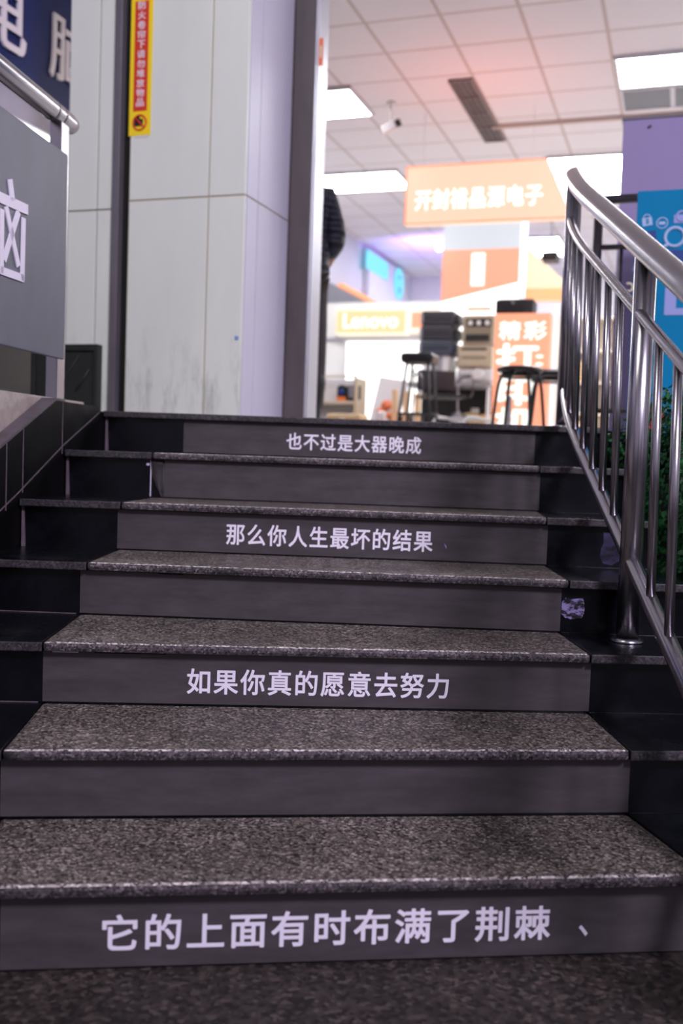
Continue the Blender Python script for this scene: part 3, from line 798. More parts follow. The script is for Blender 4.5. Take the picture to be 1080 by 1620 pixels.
art('yellow_shape', 'yellow_art', lambda mb: (rect(mb, 1026, 648, 1038, 655, .006, .4), rect(mb, 1033, 652, 1037, 666, .006, .3)))
q = at(980, 310, 5.15); lp = thing('partition_panel', (q.x, q.y, 0), 'tall plain lavender partition behind the blue poster board', 'partition')
MB().box(0, 1.3, 0, .08, 0.0, 1.60, .004).build('panel', 'lavender_board', lp)
MB().box(-.006, 1.3, -.004, .084, 1.60, 1.615, .002).build('top_edge', 'shutter_rail', lp)
MB().tube([(.12, -.003, 1.555), (.135, -.003, 1.565)], .006, 6).build('scratch', 'vent_dark', lp)

# hedge in a planter at the right of the steps
hg = thing('potted_hedge', (1.33, 3.3, -1.035), 'dense green leafy hedge growing right of the steps behind the handrail', 'hedge', None, 0)
MB().box(-.36, .5, -.55, .58, 0, .42, .02).box(-.33, .47, -.52, .55, .38, .425).build('planter', 'planter', hg)
st2 = MB(); rnd = random.Random(4)
for _ in range(14):
    x, y = rnd.uniform(-.3, .42), rnd.uniform(-.48, .5)
    st2.tube([(x, y, .38), (x+rnd.uniform(-.05, .05), y+rnd.uniform(-.05, .05), .75), (x+rnd.uniform(-.1, .1), y+rnd.uniform(-.1, .1), 1.02)], .006, 6)
st2.build('stem', 'stem_brown', hg)
bm = bmesh.new()
def leaf(p, nrm, L_, W_, mi):
    t1 = nrm.orthogonal().normalized(); t1 = Matrix.Rotation(rnd.uniform(0, 6.28), 3, nrm) @ t1; t2 = nrm.cross(t1)
    k = [(-.5, 0, 0), (-.15, .5, .12), (.25, .42, .1), (.5, 0, -.12), (.25, -.42, .1), (-.15, -.5, .12), (0, 0, -.02)]
    v = [bm.verts.new(p+t1*(a*L_)+t2*(b*W_)+nrm*(c*L_)) for a, b, c in k]
    for i in range(6):
        f = bm.faces.new((v[i], v[(i+1) % 6], v[6])); f.material_index = mi; f.smooth = True
def hump(x, y): return .08*math.sin(5*x+1)+.06*math.cos(7*y+.5)+.04*math.sin(13*x+9*y)
for _ in range(17000):
    side = rnd.random()
    dpt = rnd.random()**2*.09
    if side < .45: x, y, z = rnd.uniform(-.36, .52), -.56+dpt, rnd.uniform(.36, 1.05); n_ = Vector((0, -1, .35))
    elif side < .72: x, y, z = -.37+dpt, rnd.uniform(-.56, .58), rnd.uniform(.36, 1.05); n_ = Vector((-1, 0, .35))
    else: x, y, z = rnd.uniform(-.36, .52), rnd.uniform(-.56, .58), 1.06-dpt; n_ = Vector((0, 0, 1))
    top_h = .06+hump(x, y)
    z += top_h*max(0, (z-.5)/.55)
    b_ = .03*math.sin(9*z+3*x)+.03*math.sin(11*y+7*z); x += n_.x*b_; y += n_.y*b_
    n_ = (n_+Vector((rnd.uniform(-.8, .8), rnd.uniform(-.8, .8), rnd.uniform(-.5, .9)))).normalized()
    leaf(Vector((x, y, z)), n_, rnd.uniform(.018, .03), rnd.uniform(.013, .021), 0 if rnd.random() < .6 else 1)
me = bpy.data.meshes.new('foliage'); bm.to_mesh(me); bm.free(); me.materials.append(MATS['leaf_a']); me.materials.append(MATS['leaf_b'])
fo = bpy.data.objects.new('foliage', me); COL.objects.link(fo); fo.parent = hg

# ================================================================== CEILING FITTINGS
def lamp(a0, a1, b0, b1, label, m='lamp_white'):
    t = thing('ceiling_light', bw((a0+a1)/2, (b0+b1)/2, 3.25), label, 'ceiling light', 'flat ceiling lights of the shop')
    w, d = (a1-a0)/2, (b1-b0)/2
    fr = MB()
    for bx in ((-w, w, -d, -d+.03), (-w, w, d-.03, d), (-w, -w+.03, -d+.03, d-.03), (w-.03, w, -d+.03, d-.03)): fr.box(*bx, -.03, 0)
    fr.build('frame', 'aluminium', t)
    MB().box(-w+.03, w-.03, -d+.03, d-.03, -.026, -.012).build('diffuser', m, t)
lamp(-4.25, -3.05, 8.8, 9.55, 'lit ceiling panel just right of the door edge, nearer of the two at left')
lamp(-4.75, -3.35, 11.42, 12.22, 'wide lit ceiling panel left of the hanging orange sign')
lamp(-1.62, -.2, 11.3, 13.3, 'large lit ceiling panel right of the hanging orange sign')
lamp(-.72, .62, 8.68, 9.38, 'lit ceiling panel at the upper right beside the grey vent')
lamp(-3.3, -1.9, 15.2, 16.6, 'small distant lit ceiling panel above the cream sign box', 'lamp_white')  # widened behind the column to throw more light on the back
t = thing('air_diffuser', bw(-2.05, 9.75, 3.25), 'long dark slotted air outlet in the shop ceiling', 'ceiling vent')
MB().box(-.09, .09, -.86, .86, -.012, 0).build('backing', 'vent_dark', t)
fr = MB()
for bx in ((-.11, -.09, -.88, .88), (.09, .11, -.88, .88), (-.09, .09, -.88, -.86), (-.09, .09, .86, .88)): fr.box(*bx, -.022, 0)
fr.build('frame', 'vent_slat', t)
sl = MB()
for k in range(3): sl.box(-.06+.055*k-.004, -.06+.055*k+.004, -.86, .86, -.02, -.01)
for k in range(3): sl.box(-.09, .09, -.43+.43*k-.008, -.43+.43*k+.008, -.021, -.009)
sl.build('slat', 'vent_slat', t)
t = thing('ceiling_vent', bw(-.02, 9.72, 3.25), 'grey square return vent beside the upper right ceiling light', 'ceiling vent')
MB().box(-.67, .67, -.25, .25, -.012, 0).build('grille', 'vent_grey', t)
MB().box(-.69, .69, -.27, -.25, -.02, 0).box(-.69, .69, .25, .27, -.02, 0).box(-.69, -.67, -.25, .25, -.02, 0).box(-.26, -.22, -.25, .25, -.018, -.01).box(.67, .69, -.25, .25, -.02, 0).build('frame', 'aluminium', t)
t = thing('security_camera', bw(-2.81, 9.3, 3.25), 'small white security camera hanging from the ceiling', 'camera')
MB().lathe([(0, 0), (.045, 0), (.045, -.015), (0, -.015)]).build('mount', 'white_plastic', t)
MB().tube([(0, 0, -.01), (0, 0, -.2)], .009, 8).build('stalk', 'white_plastic', t)
Mc = Matrix.Translation((0, 0, -.235)) @ Matrix.Rotation(R(-25), 4, 'Y')
MB().box(-.075, .06, -.04, .04, -.04, .04, .01, M=Mc).build('body', 'white_plastic', t)
MB().tube([(.055, 0, 0), (.11, 0, 0)], .036, 14, M=Mc).build('lens', 'black_plastic', t)

for k_, (a_, b_) in enumerate(((2.4, 9.0), (2.4, 12.0), (2.0, 15.0))):
    area('shop_lamp_light', bw(a_, b_, 3.2), bw(a_, b_, 0), 1.3, 75, (.97, .97, 1), .7)  # unseen lights added out of view to brighten the shop
# unseen lamps added for the red and violet glow on the shop ceiling
area('red_tube_light', bw(-1.9, 8.85, 2.3), bw(-1.9, 8.95, 3.25), 1.0, 5, (1, .18, .12))
area('violet_tube_light', bw(-3.9, 15.2, 2.7), bw(-3.8, 15.7, 3.25), .8, 34, (.35, .2, 1))

# ================================================================== SHOP SIGNS
def psign(p0, plane_n=V_): pass
# hanging orange sign
Q0 = at(640, 355, 10.0); qa, qb = toab(Q0)
Q1 = onplane(905, 343, Q0, V_); w = toab(Q1)[0]-qa
zt = onplane(640, 265, Q0, V_).z; zb = Q0.z
hs = thing('hanging_sign', bw(qa, qb, zb), 'wide orange lit sign hanging from the ceiling with seven white characters', 'sign')
ht = zt-zb
tri = onplane(866, 250, Q0, V_); wt = toab(tri)[0]-qa
b = bmesh.new()
poly = [(0, 0), (w, 0), (wt, ht), (0, ht)]
fr_ = [b.verts.new((x, 0, z)) for x, z in poly]; bk = [b.verts.new((x, .12, z)) for x, z in poly]
b.faces.new(fr_); b.faces.new(bk[::-1])
for i in range(4): b.faces.new((fr_[i], fr_[(i+1) % 4], bk[(i+1) % 4], bk[i]))
bmesh.ops.recalc_face_normals(b, faces=b.faces[:])
k = MB(); k._merge(b); k.build('face', 'sign_orange', hs)
e = MB(); e.tube([(0, -.004, 0), (w, -.004, 0)], .009, 6).tube([(0, -.004, 0), (0, -.004, ht)], .007, 6).tube([(0, -.004, ht), (wt, -.004, ht)], .007, 6); e.build('edge_tube', 'sign_edge_red', hs)
q0 = onplane(657, 333, Q0, V_)-hs.location; q1 = onplane(857, 320, Q0, V_)-hs.location
lettering('lettering', '开封裕晶源电子', 'sign_white', hs, (q0.dot(E_), -.006, q0.z), (1, 0, 0), (0, 0, 1), q1.dot(E_)-q0.dot(E_), .19, .004, .028, 1.1)
MB().tube([(.15, .06, ht), (.15, .06, 3.25-zb)], .003, 6).tube([(wt-.15, .06, ht), (wt-.15, .06, 3.25-zb)], .003, 6).build('hanger', 'aluminium', hs)

# poster column
Q0 = at(697, 500, 12.6); qa, qb = toab(Q0); wc = toab(onplane(823, 400, Q0, V_))[0]-qa
pc = struct(MB().box(qa, qa+wc, qb, qb+.5, 0, 3.25).build('pillar_shop', 'lavender_board')); pc.rotation_euler = (0, 0, BYAW)
pc.data.materials[0] = MATS['wall_lavender']
zA = onplane(760, 395, Q0, V_).z; zL = onplane(700, 478, Q0, V_).z; zR = onplane(820, 447, Q0, V_).z
pp_ = thing('lit_poster', bw(qa, qb, 0), 'lit orange and white poster wrapped on the shop column', 'poster')
MB().box(.0, wc, -.02, 0, .9, zA).build('white_field', 'screen_white', pp_)
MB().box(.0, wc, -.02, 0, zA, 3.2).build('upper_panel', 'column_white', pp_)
b = bmesh.new(); poly = [(0, zL), (wc, zR), (wc, zA), (0, zA)]
f1 = [b.verts.new((x, -.028, z)) for x, z in poly]; f2 = [b.verts.new((x, -.02, z)) for x, z in poly]
b.faces.new(f1); b.faces.new(f2[::-1])
for i in range(4): b.faces.new((f1[i], f1[(i+1) % 4], f2[(i+1) % 4], f2[i]))
bmesh.ops.recalc_face_normals(b, faces=b.faces[:]); k = MB(); k._merge(b); k.build('orange_field', 'poster_orange', pp_)
x0 = toab(onplane(746, 430, Q0, V_))[0]-qa; x1 = toab(onplane(767, 430, Q0, V_))[0]-qa
z0, z1 = onplane(756, 453, Q0, V_).z, onplane(756, 401, Q0, V_).z
MB().box(x0, x1, -.033, -.028, z0, z1, .012).build('white_bar', 'sign_white', pp_)
x0 = toab(onplane(745, 480, Q0, V_))[0]-qa; x1 = toab(onplane(765, 480, Q0, V_))[0]-qa; z0 = onplane(750, 490, Q0, V_).z
MB().box(x0-.05, x1+.1, -.024, -.02, z0-.02, z0+.03).box(x0, x1-.02, -.024, -.02, z0+.07, z0+.09).build('orange_mark', 'poster_orange', pp_)
t = thing('spot_lamp', at(695, 391, 12.4), 'small round glowing lamp on the upper left edge of the shop column', 'lamp')
MB().lathe([(0, .05), (.035, .035), (.05, 0), (.035, -.035), (0, -.05)]).build('bulb', 'lamp_far', t)
MB().tube([(0, .03, 0), (0, .19, .04)], .012, 8).build('bracket', 'grey_plastic', t)

# cream and orange sign box right of the column
Q0 = at(832, 470, 12.9); t = thing('sign_box', Q0, 'cream sign box with orange lower edge right of the shop column', 'sign')
sq = lambda px, py: (lambda r0: (r0.dot(E_), r0.z))(onplane(px, py, Q0, V_)-Q0)
b = bmesh.new(); P4 = [sq(826, 456), sq(897, 456), sq(897, 447), sq(827, 384)]
f1 = [b.verts.new((x, 0, z)) for x, z in P4]; f2 = [b.verts.new((x, .25, z)) for x, z in P4]
b.faces.new(f1); b.faces.new(f2[::-1])
for i in range(4): b.faces.new((f1[i], f1[(i+1) % 4], f2[(i+1) % 4], f2[i]))
bmesh.ops.recalc_face_normals(b, faces=b.faces[:]); k = MB(); k._merge(b); k.build('body', 'peach_lit', t)
xa, za = sq(828, 474); xb, zb2 = sq(897, 455)
MB().box(xa, xb, -.02, .25, za, zb2, .01).build('orange_edge', 'orange_lit', t)
t = thing('projector', at(868, 408, 11.6), 'black projector hanging near the cream sign box', 'projector')
MB().box(-.07, .11, -.12, .12, -.05, .05, .015).build('body', 'black_plastic', t); MB().tube([(.02, 0, .05), (.02, 0, 3.25-t.location.z)], .012, 8).build('pole', 'grey_plastic', t)
MB().lathe([(0, -.02), (.032, -.02), (.036, .0), (0, 0)], M=Matrix.Translation((-.02, -.125, 0)) @ Matrix.Rotation(R(-90), 4, 'X')).build('lens', 'slot_dark', t)
# left fascia signs
FA = bw(-5.0, 14, 0)
def fs(px, py): q = onplane(px, py, FA, E_); return q.dot(V_), q.z
b0, z1 = fs(575, 395); b1, z0 = fs(632, 484); z1b = fs(632, 428)[1]
t = thing('fascia_sign', bw(-5.0, b0, 2.38), 'white fascia sign with glowing cyan square and disc on the left shop wall', 'sign')
MB().box(0, .1, 0, b1-b0, .04, .80, .01).build('body', 'fascia', t)
c0, zc1 = fs(580, 410); c1, zc0 = fs(608, 442)
MB().box(.1, .115, c0-b0-.35, c1-b0-.2, min(zc0, zc1)-2.38-.06, max(zc0, zc1)-2.38+.08, .02).build('cyan_square', 'cyan_lit', t)
cb, cz = fs(621, 449); MB().lathe([(0, 0), (.27, 0), (.27, .03), (0, .03)], seg=32, M=Matrix.Translation((.1, cb-b0, cz-2.38)) @ Matrix.Rotation(R(90), 4, 'Y')).build('cyan_disc', 'cyan_lit', t)
MB().box(.13, .135, cb-b0-.07, cb-b0+.02, cz-2.38+.08, cz-2.38+.12).box(.13, .135, cb-b0-.05, cb-b0+.05, cz-2.38-.12, cz-2.38-.08).box(.13, .135, cb-b0-.02, cb-b0+.02, cz-2.38-.18, cz-2.38-.1).build('dark_mark', 'blue_navy_art', t)
MB().box(.0, .1, -1.2, b1-b0, 0, .04, .01).build('orange_strip', 'orange_lit', t)

# back wall light signs
BK = bw(0, 13.45, 0)
def bkp(px, py): q = onplane(px, py, BK, V_); return q.dot(E_), q.z
a0, z1 = bkp(531, 489); a1, z0 = bkp(643, 529)
t = thing('lightbox_sign', bw(a0, 13.6, z0), 'amber lit box sign with white lettering on the far back wall', 'sign')
MB().box(0, a1-a0, -.15, 0, 0, z1-z0, .02).build('frame', 'sign_glow_white', t)
MB().box(.025, a1-a0-.025, -.165, -.15, .025, z1-z0-.025, .01).build('face', 'sign_amber', t)
lettering('lettering', 'Lenovo', 'sign_white', t, (.13, -.167, .095), (1, 0, 0), (0, 0, 1), a1-a0-.26, .2, .004, .02)
a2, _ = bkp(647, 500); t = thing('lightbox_sign', bw(a2, 13.6, z0+.03), 'second orange lit box sign on the back wall partly behind black printers', 'sign')
MB().box(0, .5, -.15, 0, 0, z1-z0-.03, .02).build('frame', 'sign_glow_white', t); MB().box(.04, .46, -.165, -.15, .06, z1-z0-.09, .01).build('face', 'lightbox_orange', t)
a0, z1 = bkp(546, 540); a1, z0 = bkp(664, 640)
t = thing('backlit_display', bw(a0, 13.6, .35), 'big glowing white display wall under the amber sign', 'display')
MB().box(0, a1-a0, -.08, -.02, 0, z1-.35).build('screen', 'screen_white', t)
MB().box(-.03, 0, -.09, 0, 0, z1-.35).box(a1-a0, a1-a0+.03, -.09, 0, 0, z1-.35).box(-.03, a1-a0+.03, -.09, 0, z1-.35, z1-.32).build('frame', 'metal_white', t)
bz = struct(MB().box(-5.6, -2.9, 13.57, 13.6, bkp(560, 535)[1]-.02, bkp(560, 535)[1]+.02).build('trim_6', 'aluminium')); bz.rotation_euler = (0, 0, BYAW)

# orange light box beside the stool
Q0 = at(776, 660, 9.0); lbx = thing('advertising_lightbox', (Q0.x, Q0.y, 0), 'tall orange lit advertising box with white characters behind the black stool', 'light box')
LQ = Vector((Q0.x, Q0.y, 0))
lq = lambda px, py: (lambda r0: (r0.dot(E_), r0.z))(onplane(px, py, LQ, V_)-LQ)
wl_, hl = lq(868, 560)[0], lq(820, 495)[1]
MB().box(0, wl_, .012, .2, 0.03, hl, .006).build('body', 'lightbox_orange', lbx)
MB().box(.012, wl_-.012, 0, .012, .04, hl-.012).build('face', 'lightbox_orange', lbx)
for x in (.03, wl_-.03): MB().box(x-.02, x+.02, .03, .17, 0, .03).build('foot', 'black_plastic', lbx)
def lt(ch, x0p, y0p, x1p, y1p, off=.03):
    x0, z1 = lq(x0p, y0p); x1, z0 = lq(x1p, y1p)
    lettering('lettering', ch, 'sign_white', lbx, (x0, -.004, z0), (1, 0, 0), (0, 0, 1), x1-x0, z1-z0, .003, off)
lt('精', 791, 509, 822, 537); lt('彩', 830, 509, 863, 537); lt('打', 788, 545, 848, 590, .04); lt('：', 849, 562, 857, 578)
lt('印', 788, 596, 842, 640, .045); lt('机', 785, 646, 840, 690, .045)
t = thing('printer', at(783, 496, 9.05)+Vector((0, 0, .0)), 'wide flat black printer on top of the orange light box', 'printer')
t.location.z = hl
MB().box(0, .345, .0, .2, .0, .125, .014).build('body', 'black_plastic', t)
MB().box(.07, .26, -.004, .01, .028, .07, .004).build('output_slot', 'slot_dark', t)
MB().box(.02, .33, .03, .19, .125, .135, .004).build('lid', 'printer_black', t)
MB().lathe([(0, 0), (.014, 0), (.012, .004), (0, .004)], M=Matrix.Translation((.155, -.001, .1)) @ Matrix.Rotation(R(90), 4, 'X')).build('emblem', 'grey_plastic', t)

# ================================================================== STOOLS
def make_stool(root, h=.46, r=.135):
    k = MB(); k.lathe([(0, h), (r*.85, h), (r, h-.008), (r+.004, h-.02), (r, h-.034), (r*.9, h-.036), (r*.88, h-.02), (0, h-.02)], seg=28)
    k.build('seat', 'black_stool', root)
    MB().tube([(r*.86*math.cos(R(a)), r*.86*math.sin(R(a)), h-.06) for a in range(0, 361, 12)], .009, 8).build('ring', 'black_stool', root)
    for a in (45, 135, 225, 315):
        c, s = math.cos(R(a)), math.sin(R(a))
        pts = spline([(r*.45*c, r*.45*s, h-.03), (r*.82*c, r*.82*s, h-.045), (r*1.02*c, r*1.02*s, h-.11), (r*1.15*c, r*1.15*s, h*.5), (r*1.32*c, r*1.32*s, .012)], 5)
        lg = MB().tube(pts, .011, 8).build('leg', 'black_stool', root)
        MB().lathe([(0, 0), (.015, 0), (.015, .018), (.011, .022), (0, .022)], (r*1.32*c, r*1.32*s, 0), 10).build('foot_cap', 'black_plastic', lg)
q = at(822, 590, 6.5); t = thing('stool', (q.x, q.y, 0), 'round black stool on the landing in front of the orange light box', 'stool', None, BYAW+.5); make_stool(t, .478, .145)
MB().box(-.012, .012, .17, .178, .06, .3).build('price_tag', 'paper', t)
q = at(872, 590, 6.9); t2 = thing('stool', (q.x, q.y, 0), 'black stool beside the handrail with papers lying on it', 'stool', None, BYAW+.2); make_stool(t2, .488, .15)
t = thing('paper_stack', (q.x, q.y, .488), 'thin stack of pale papers on the stool beside the handrail', 'paper', None, BYAW+.1)
MB().box(-.145, .14, -.1, .1, 0, .012).build('stack', 'paper', t); MB().box(-.14, .13, -.09, .11, .012, .0135, M=Matrix.Rotation(.12, 4, 'Z')).build('top_sheet', 'paper', t)
q = at(664, 580, 7.6); t = thing('bar_stool', (q.x, q.y, 0), 'dark grey seated stool with thin legs before the printer table', 'stool', None, BYAW)
MB().box(-.125, .125, -.12, .12, .58, .655, .03, seg=3).build('seat', 'black_plastic', t)
for x, y in ((-.1, -.1), (.1, -.1), (.1, .1), (-.1, .1)): MB().tube([(x*.8, y*.8, .58), (x*1.35, y*1.35, .0)], .010, 8).build('leg', 'black_stool', t)
MB().tube([(.12*math.cos(R(a))*1.3, .12*math.sin(R(a))*1.3, .2) for a in range(0, 361, 20)], .007, 6).build('ring', 'black_stool', t)

# ================================================================== TABLE AND PRINTERS
TY = 11.0; Q0 = at(637, 604, TY); TP = Vector((Q0.x, Q0.y, 0)); tz = Q0.z
tq = lambda px, py: (lambda r0: (r0.dot(E_), r0.z))(onplane(px, py, TP, V_)-TP)
tw = tq(777, 600)[0]
tb = thing('table', (TP.x, TP.y, 0), 'long grey work table holding the printers in the shop', 'table')
MB().box(0, tw, 0, .65, tz-.035, tz, .006).build('tabletop', 'table_grey', tb)
MB().box(.05, tw-.05, .05, .59, .17, .19).build('shelf', 'table_grey', tb)
MB().box(.06, tw-.06, .6, .615, .0, tz-.036).build('modesty_panel', 'dark_dado', tb)  # dark sheet added for the shadow under the table
for x in (.03, tw-.03):
    for y in (.04, .61): MB().box(x-.018, x+.018, y-.018, y+.018, 0, tz-.035).build('leg', 'metal_white', tb)
def tloc(px, dy=.0, z=None): p = TP+E_*tq(px, 600)[0]+V_*dy; p.z = tz if z is None else z; return p
def px2m(d): return d*TY/FPX
# three black machines stacked on the table
stack_z = onplane(680, 561, TP, V_).z
w = px2m(52)
crate = thing('box', tloc(684, .08), 'large white box on the table under the black machines', 'box')
MB().box(-px2m(14), px2m(22), 0, .42, 0, stack_z-tz, .008).build('body', 'white_plastic', crate)
MB().box(-px2m(3), px2m(12), -.003, 0, .0, stack_z-tz-.002).build('tape', 'grey_plastic', crate)
hh = .158
for k, (lab, mm) in enumerate((('dark blue grey office machine, lowest of the stack of three', 'printer_blue'), ('black office machine in the middle of the stack of three', 'printer_black'), ('black office machine on top of the stack of three', 'printer_black'))):
    o = thing('office_machine', tloc(659+k*.7, .05, stack_z+.002+k*(hh+.002)), lab, 'printer', 'black machines stacked on the table')
    MB().box(0, w, 0, .36, 0, hh, .02, m=mm).build('body', None, o)
    MB().box(-.008, 0.03, .0, .05, .03, hh-.03, .004).build('latch', 'grey_plastic', o)
    MB().box(.03, w-.03, -.004, .004, hh*.42, hh*.5).build('front_seam', 'slot_dark', o)
    MB().box(w-.01, w+.05, .05, .3, .02, hh-.03, .02).build('side_tray', mm, o)
# beige machines
def beige(px0, px1, ytop, ybot, lab, kind):
    x0 = tq(px0, 540)[0]; x1 = tq(px1, 540)[0]; z0 = onplane(750, ybot, TP, V_).z; z1 = onplane(750, ytop, TP, V_).z
    p = TP+E_*x0+V_*.03; p.z = z0
    o = thing('printer', p, lab, 'printer', 'beige printers stacked on the table'); W_ = x1-x0; H_ = z1-z0-.002
    MB().box(0, W_, .02, .42, 0, H_, .012).build('body', 'beige_plastic', o)
    MB().box(.03, W_-.03, -.002, .025, H_*.1, H_*.9, .008).build('front_panel', 'beige_dark' if kind else 'beige_plastic', o)
    if kind:
        MB().box(.04, W_-.05, -.006, .0, H_*.12, H_*.34, .004).build('output_slot', 'slot_dark', o)
        MB().box(.05, W_-.04, -.006, .0, H_*.60, H_*.86, .004).build('control_panel', 'slot_dark', o)
        for j in range(3): MB().lathe([(0, 0), (.026, 0), (.022, .012), (0, .014)], seg=16, M=Matrix.Translation((.09+.09*j, -.006, H_*.72)) @ Matrix.Rotation(R(90), 4, 'X')).build('dial', 'dial_white', o)
    else:
        MB().box(.05, W_-.05, -.006, .0, H_*.78, H_*.88, .003).build('output_slot', 'slot_dark', o)
        MB().box(.06, W_-.06, -.008, .0, H_*.42, H_*.5, .003).build('tray_handle', 'beige_dark', o)
    return o
beige(722, 777, 545, 582, 'beige printer with a paper tray, under the one with dials', 0)
beige(729, 780, 497, 544.5, 'taller beige printer with white dials on top of the other', 1)
z1 = onplane(750, 582, TP, V_).z
o = thing('printer', tloc(720, .02), 'low white machine with a round roll on the right of the table', 'printer')
ww = tq(777, 600)[0]-tq(720, 600)[0]
MB().box(0, ww, .03, .5, 0, z1-tz-.003, .03, seg=3).build('body', 'white_plastic', o)
MB().lathe([(0, 0), (.065, 0), (.065, .04), (.03, .045), (0, .04)], M=Matrix.Translation((ww*.62, .03, .085)) @ Matrix.Rotation(R(90), 4, 'X')).build('paper_roll', 'paper', o)
MB().box(.03, ww*.4, .02, .035, .05, .1, .008).build('panel', 'grey_plastic', o)
o = thing('desk_lamp', tloc(713, .12), 'small grey curved desk lamp between white box and beige printers', 'lamp')
MB().lathe([(0, 0), (.035, 0), (.035, .015), (.012, .025), (0, .025)]).build('base', 'grey_plastic', o)
MB().tube(spline([(0, 0, .02), (.01, 0, .16), (.04, 0, .25), (.09, 0, .27)], 4), .012, 8).build('arm', 'grey_plastic', o)
MB().lathe([(0, .03), (.03, .025), (.05, -.02), (.045, -.02), (0, .01)], (.1, 0, .26)).build('lamp_shade', 'grey_plastic', o)
# things under the table
def under(px, y0, y1, name, lab, cat, wpx, mm, z=.191, dy=.15):
    o = thing(name, tloc(px, dy, z), lab, cat); W_ = px2m(wpx); H_ = px2m(y1-y0); return o, W_, H_
o, W_, H_ = under(707, 618, 648, 'sack', 'pale grey bundle on the shelf under the table', 'bag', 22, None)
MB().lathe([(0, 0), (W_*.5, 0), (W_*.55, H_*.4), (W_*.4, H_*.85), (W_*.12, H_), (0, H_)], (W_*.5, .1, 0), 16).build('body', 'grey_plastic', o)
o, W_, H_ = under(737, 630, 655, 'carton', 'tan open carton on the shelf under the table', 'box', 34, None)
MB().box(0, W_, 0, .25, 0, H_, .004).build('body', 'carton', o); MB().box(-.02, W_*.4, -.01, .26, H_, H_+.012, M=Matrix.Rotation(-.15, 4, 'Y')).build('flap', 'carton_pale', o)
o, W_, H_ = under(718, 642, 655, 'bin', 'small blue tub on the shelf under the table', 'tub', 18, None, dy=.02)
MB().lathe([(0, 0), (W_*.4, 0), (W_*.5, H_), (W_*.46, H_), (W_*.37, .01), (0, .01)], (W_*.5, .08, 0), 18).build('body', 'blue_item', o); MB().tube([(W_*.5+W_*.5*math.cos(R(a)), .08+W_*.5*math.sin(R(a)), H_) for a in range(0, 361, 20)], .006, 6).build('rim', 'white_plastic', o)
o, W_, H_ = under(738, 612, 628, 'box', 'little white box hung under the tabletop', 'box', 10, None, z=.33, dy=.3)
MB().box(0, W_, 0, .1, -.138, H_, .005).build('body', 'white_plastic', o)
o, W_, H_ = under(752, 612, 632, 'box', 'black and red packet standing under the table', 'box', 18, None, dy=.35)
MB().box(0, W_, 0, .1, 0, H_+.12, .005).build('body', 'black_plastic', o); MB().box(.02, W_-.02, -.003, 0, .14, .19).build('red_print', 'red_stripe', o)

# dark chair in front of the table and a tubular white one
q = at(697, 640, 9.5); ch = thing('chair', (q.x, q.y, 0), 'dark mesh backed chair with pale tubular frame before the table', 'chair', None, BYAW+.5)
MB().box(-.2, .2, -.2, .2, .44, .47, .012).build('seat', 'black_plastic', ch)
MB().box(-.19, .19, .18, .21, .52, .72, .02).build('backrest', 'black_plastic', ch)
for s in (-1, 1):
    MB().tube(spline([(s*.22, .2, .72), (s*.22, .2, .45), (s*.23, .18, .3), (s*.24, -.05, .02), (s*.24, -.24, .012)], 5), .010, 8).build('leg', 'grey_plastic', ch)
    MB().tube(spline([(s*.22, .2, .62), (s*.24, .05, .66), (s*.25, -.18, .64), (s*.24, -.22, .5), (s*.22, -.2, .45)], 5), .009, 8).build('armrest', 'steel_dark', ch)
q = at(733, 660, 8.0); ch = thing('folding_chair', (q.x, q.y, 0), 'low pale tubular chair frame right before the orange light box', 'chair', None, BYAW-.6)
for s in (-1, 1):
    MB().tube(spline([(s*.17, -.2, 0), (s*.17, -.16, .17), (s*.17, -.05, .20), (s*.17, .2, .15), (s*.17, .24, 0)], 6), .013, 8).build('leg', 'metal_white', ch)
MB().box(-.17, .17, -.15, .18, .185, .2, .006).build('seat', 'metal_white', ch)
q = at(622, 640, 10.2); t = thing('wooden_rack', (q.x, q.y, 0), 'pale wooden slatted rack left of the printer table', 'rack')
for k in range(3): MB().box(-.02+.12*k, .04+.12*k, 0, .03, 0.12, .56-.02*k, .006).build('slat', 'wood_pale', t)
MB().box(-.04, .27, .03, .22, .0, .3, .006).build('body', 'dark_dado', t)

# ================================================================== LEFT OF THE SHOP: display case, cartons, poster stand
DY = 10.2; Q0 = at(515, 660, DY); DP = Vector((Q0.x, Q0.y, 0))
dq = lambda px, py: (lambda r0: (r0.dot(E_), r0.z))(onplane(px, py, DP, V_)-DP)
hc = dq(560, 597)[1]; wc2 = dq(563, 620)[0]
zc1 = dq(540, 634)[1]
dc = thing('display_case', (DP.x, DP.y, 0), 'open grey display case with devices inside, left in the shop', 'cabinet')
dx0 = -.25
MB().box(dx0, wc2, .32, .34, 0, hc).build('back_panel', 'white_plastic', dc)
for x in (dx0, wc2-.025): MB().box(x, x+.025, 0, .34, 0, hc, .003).build('side_panel', 'beige_plastic', dc)
MB().box(dx0, wc2, 0, .025, hc, hc+.02, .003).build('top_rim', 'shelf_beige', dc); MB().box(dx0+.02, wc2-.02, .01, .32, zc1-.03, zc1, .003).build('shelf', 'shelf_beige', dc)
o = thing('loudspeaker', DP+E_*dq(530, 630)[0]+V_*.05+Vector((0, 0, zc1)), 'small black speaker with orange base in the display case', 'speaker')
MB().box(0, .1, 0, .1, 0, .15, .006).build('body', 'black_plastic', o); MB().box(.0, .1, -.004, 0, .0, .045).build('orange_front', 'orange_matte', o)
MB().lathe([(0, .002), (.03, 0), (.034, .006), (0, .006)], M=Matrix.Translation((.05, -.001, .09)) @ Matrix.Rotation(R(90), 4, 'X')).build('cone', 'blue_navy_art', o); MB().box(.01, .07, .02, .06, .15, .165, .004).build('handle', 'black_plastic', o)
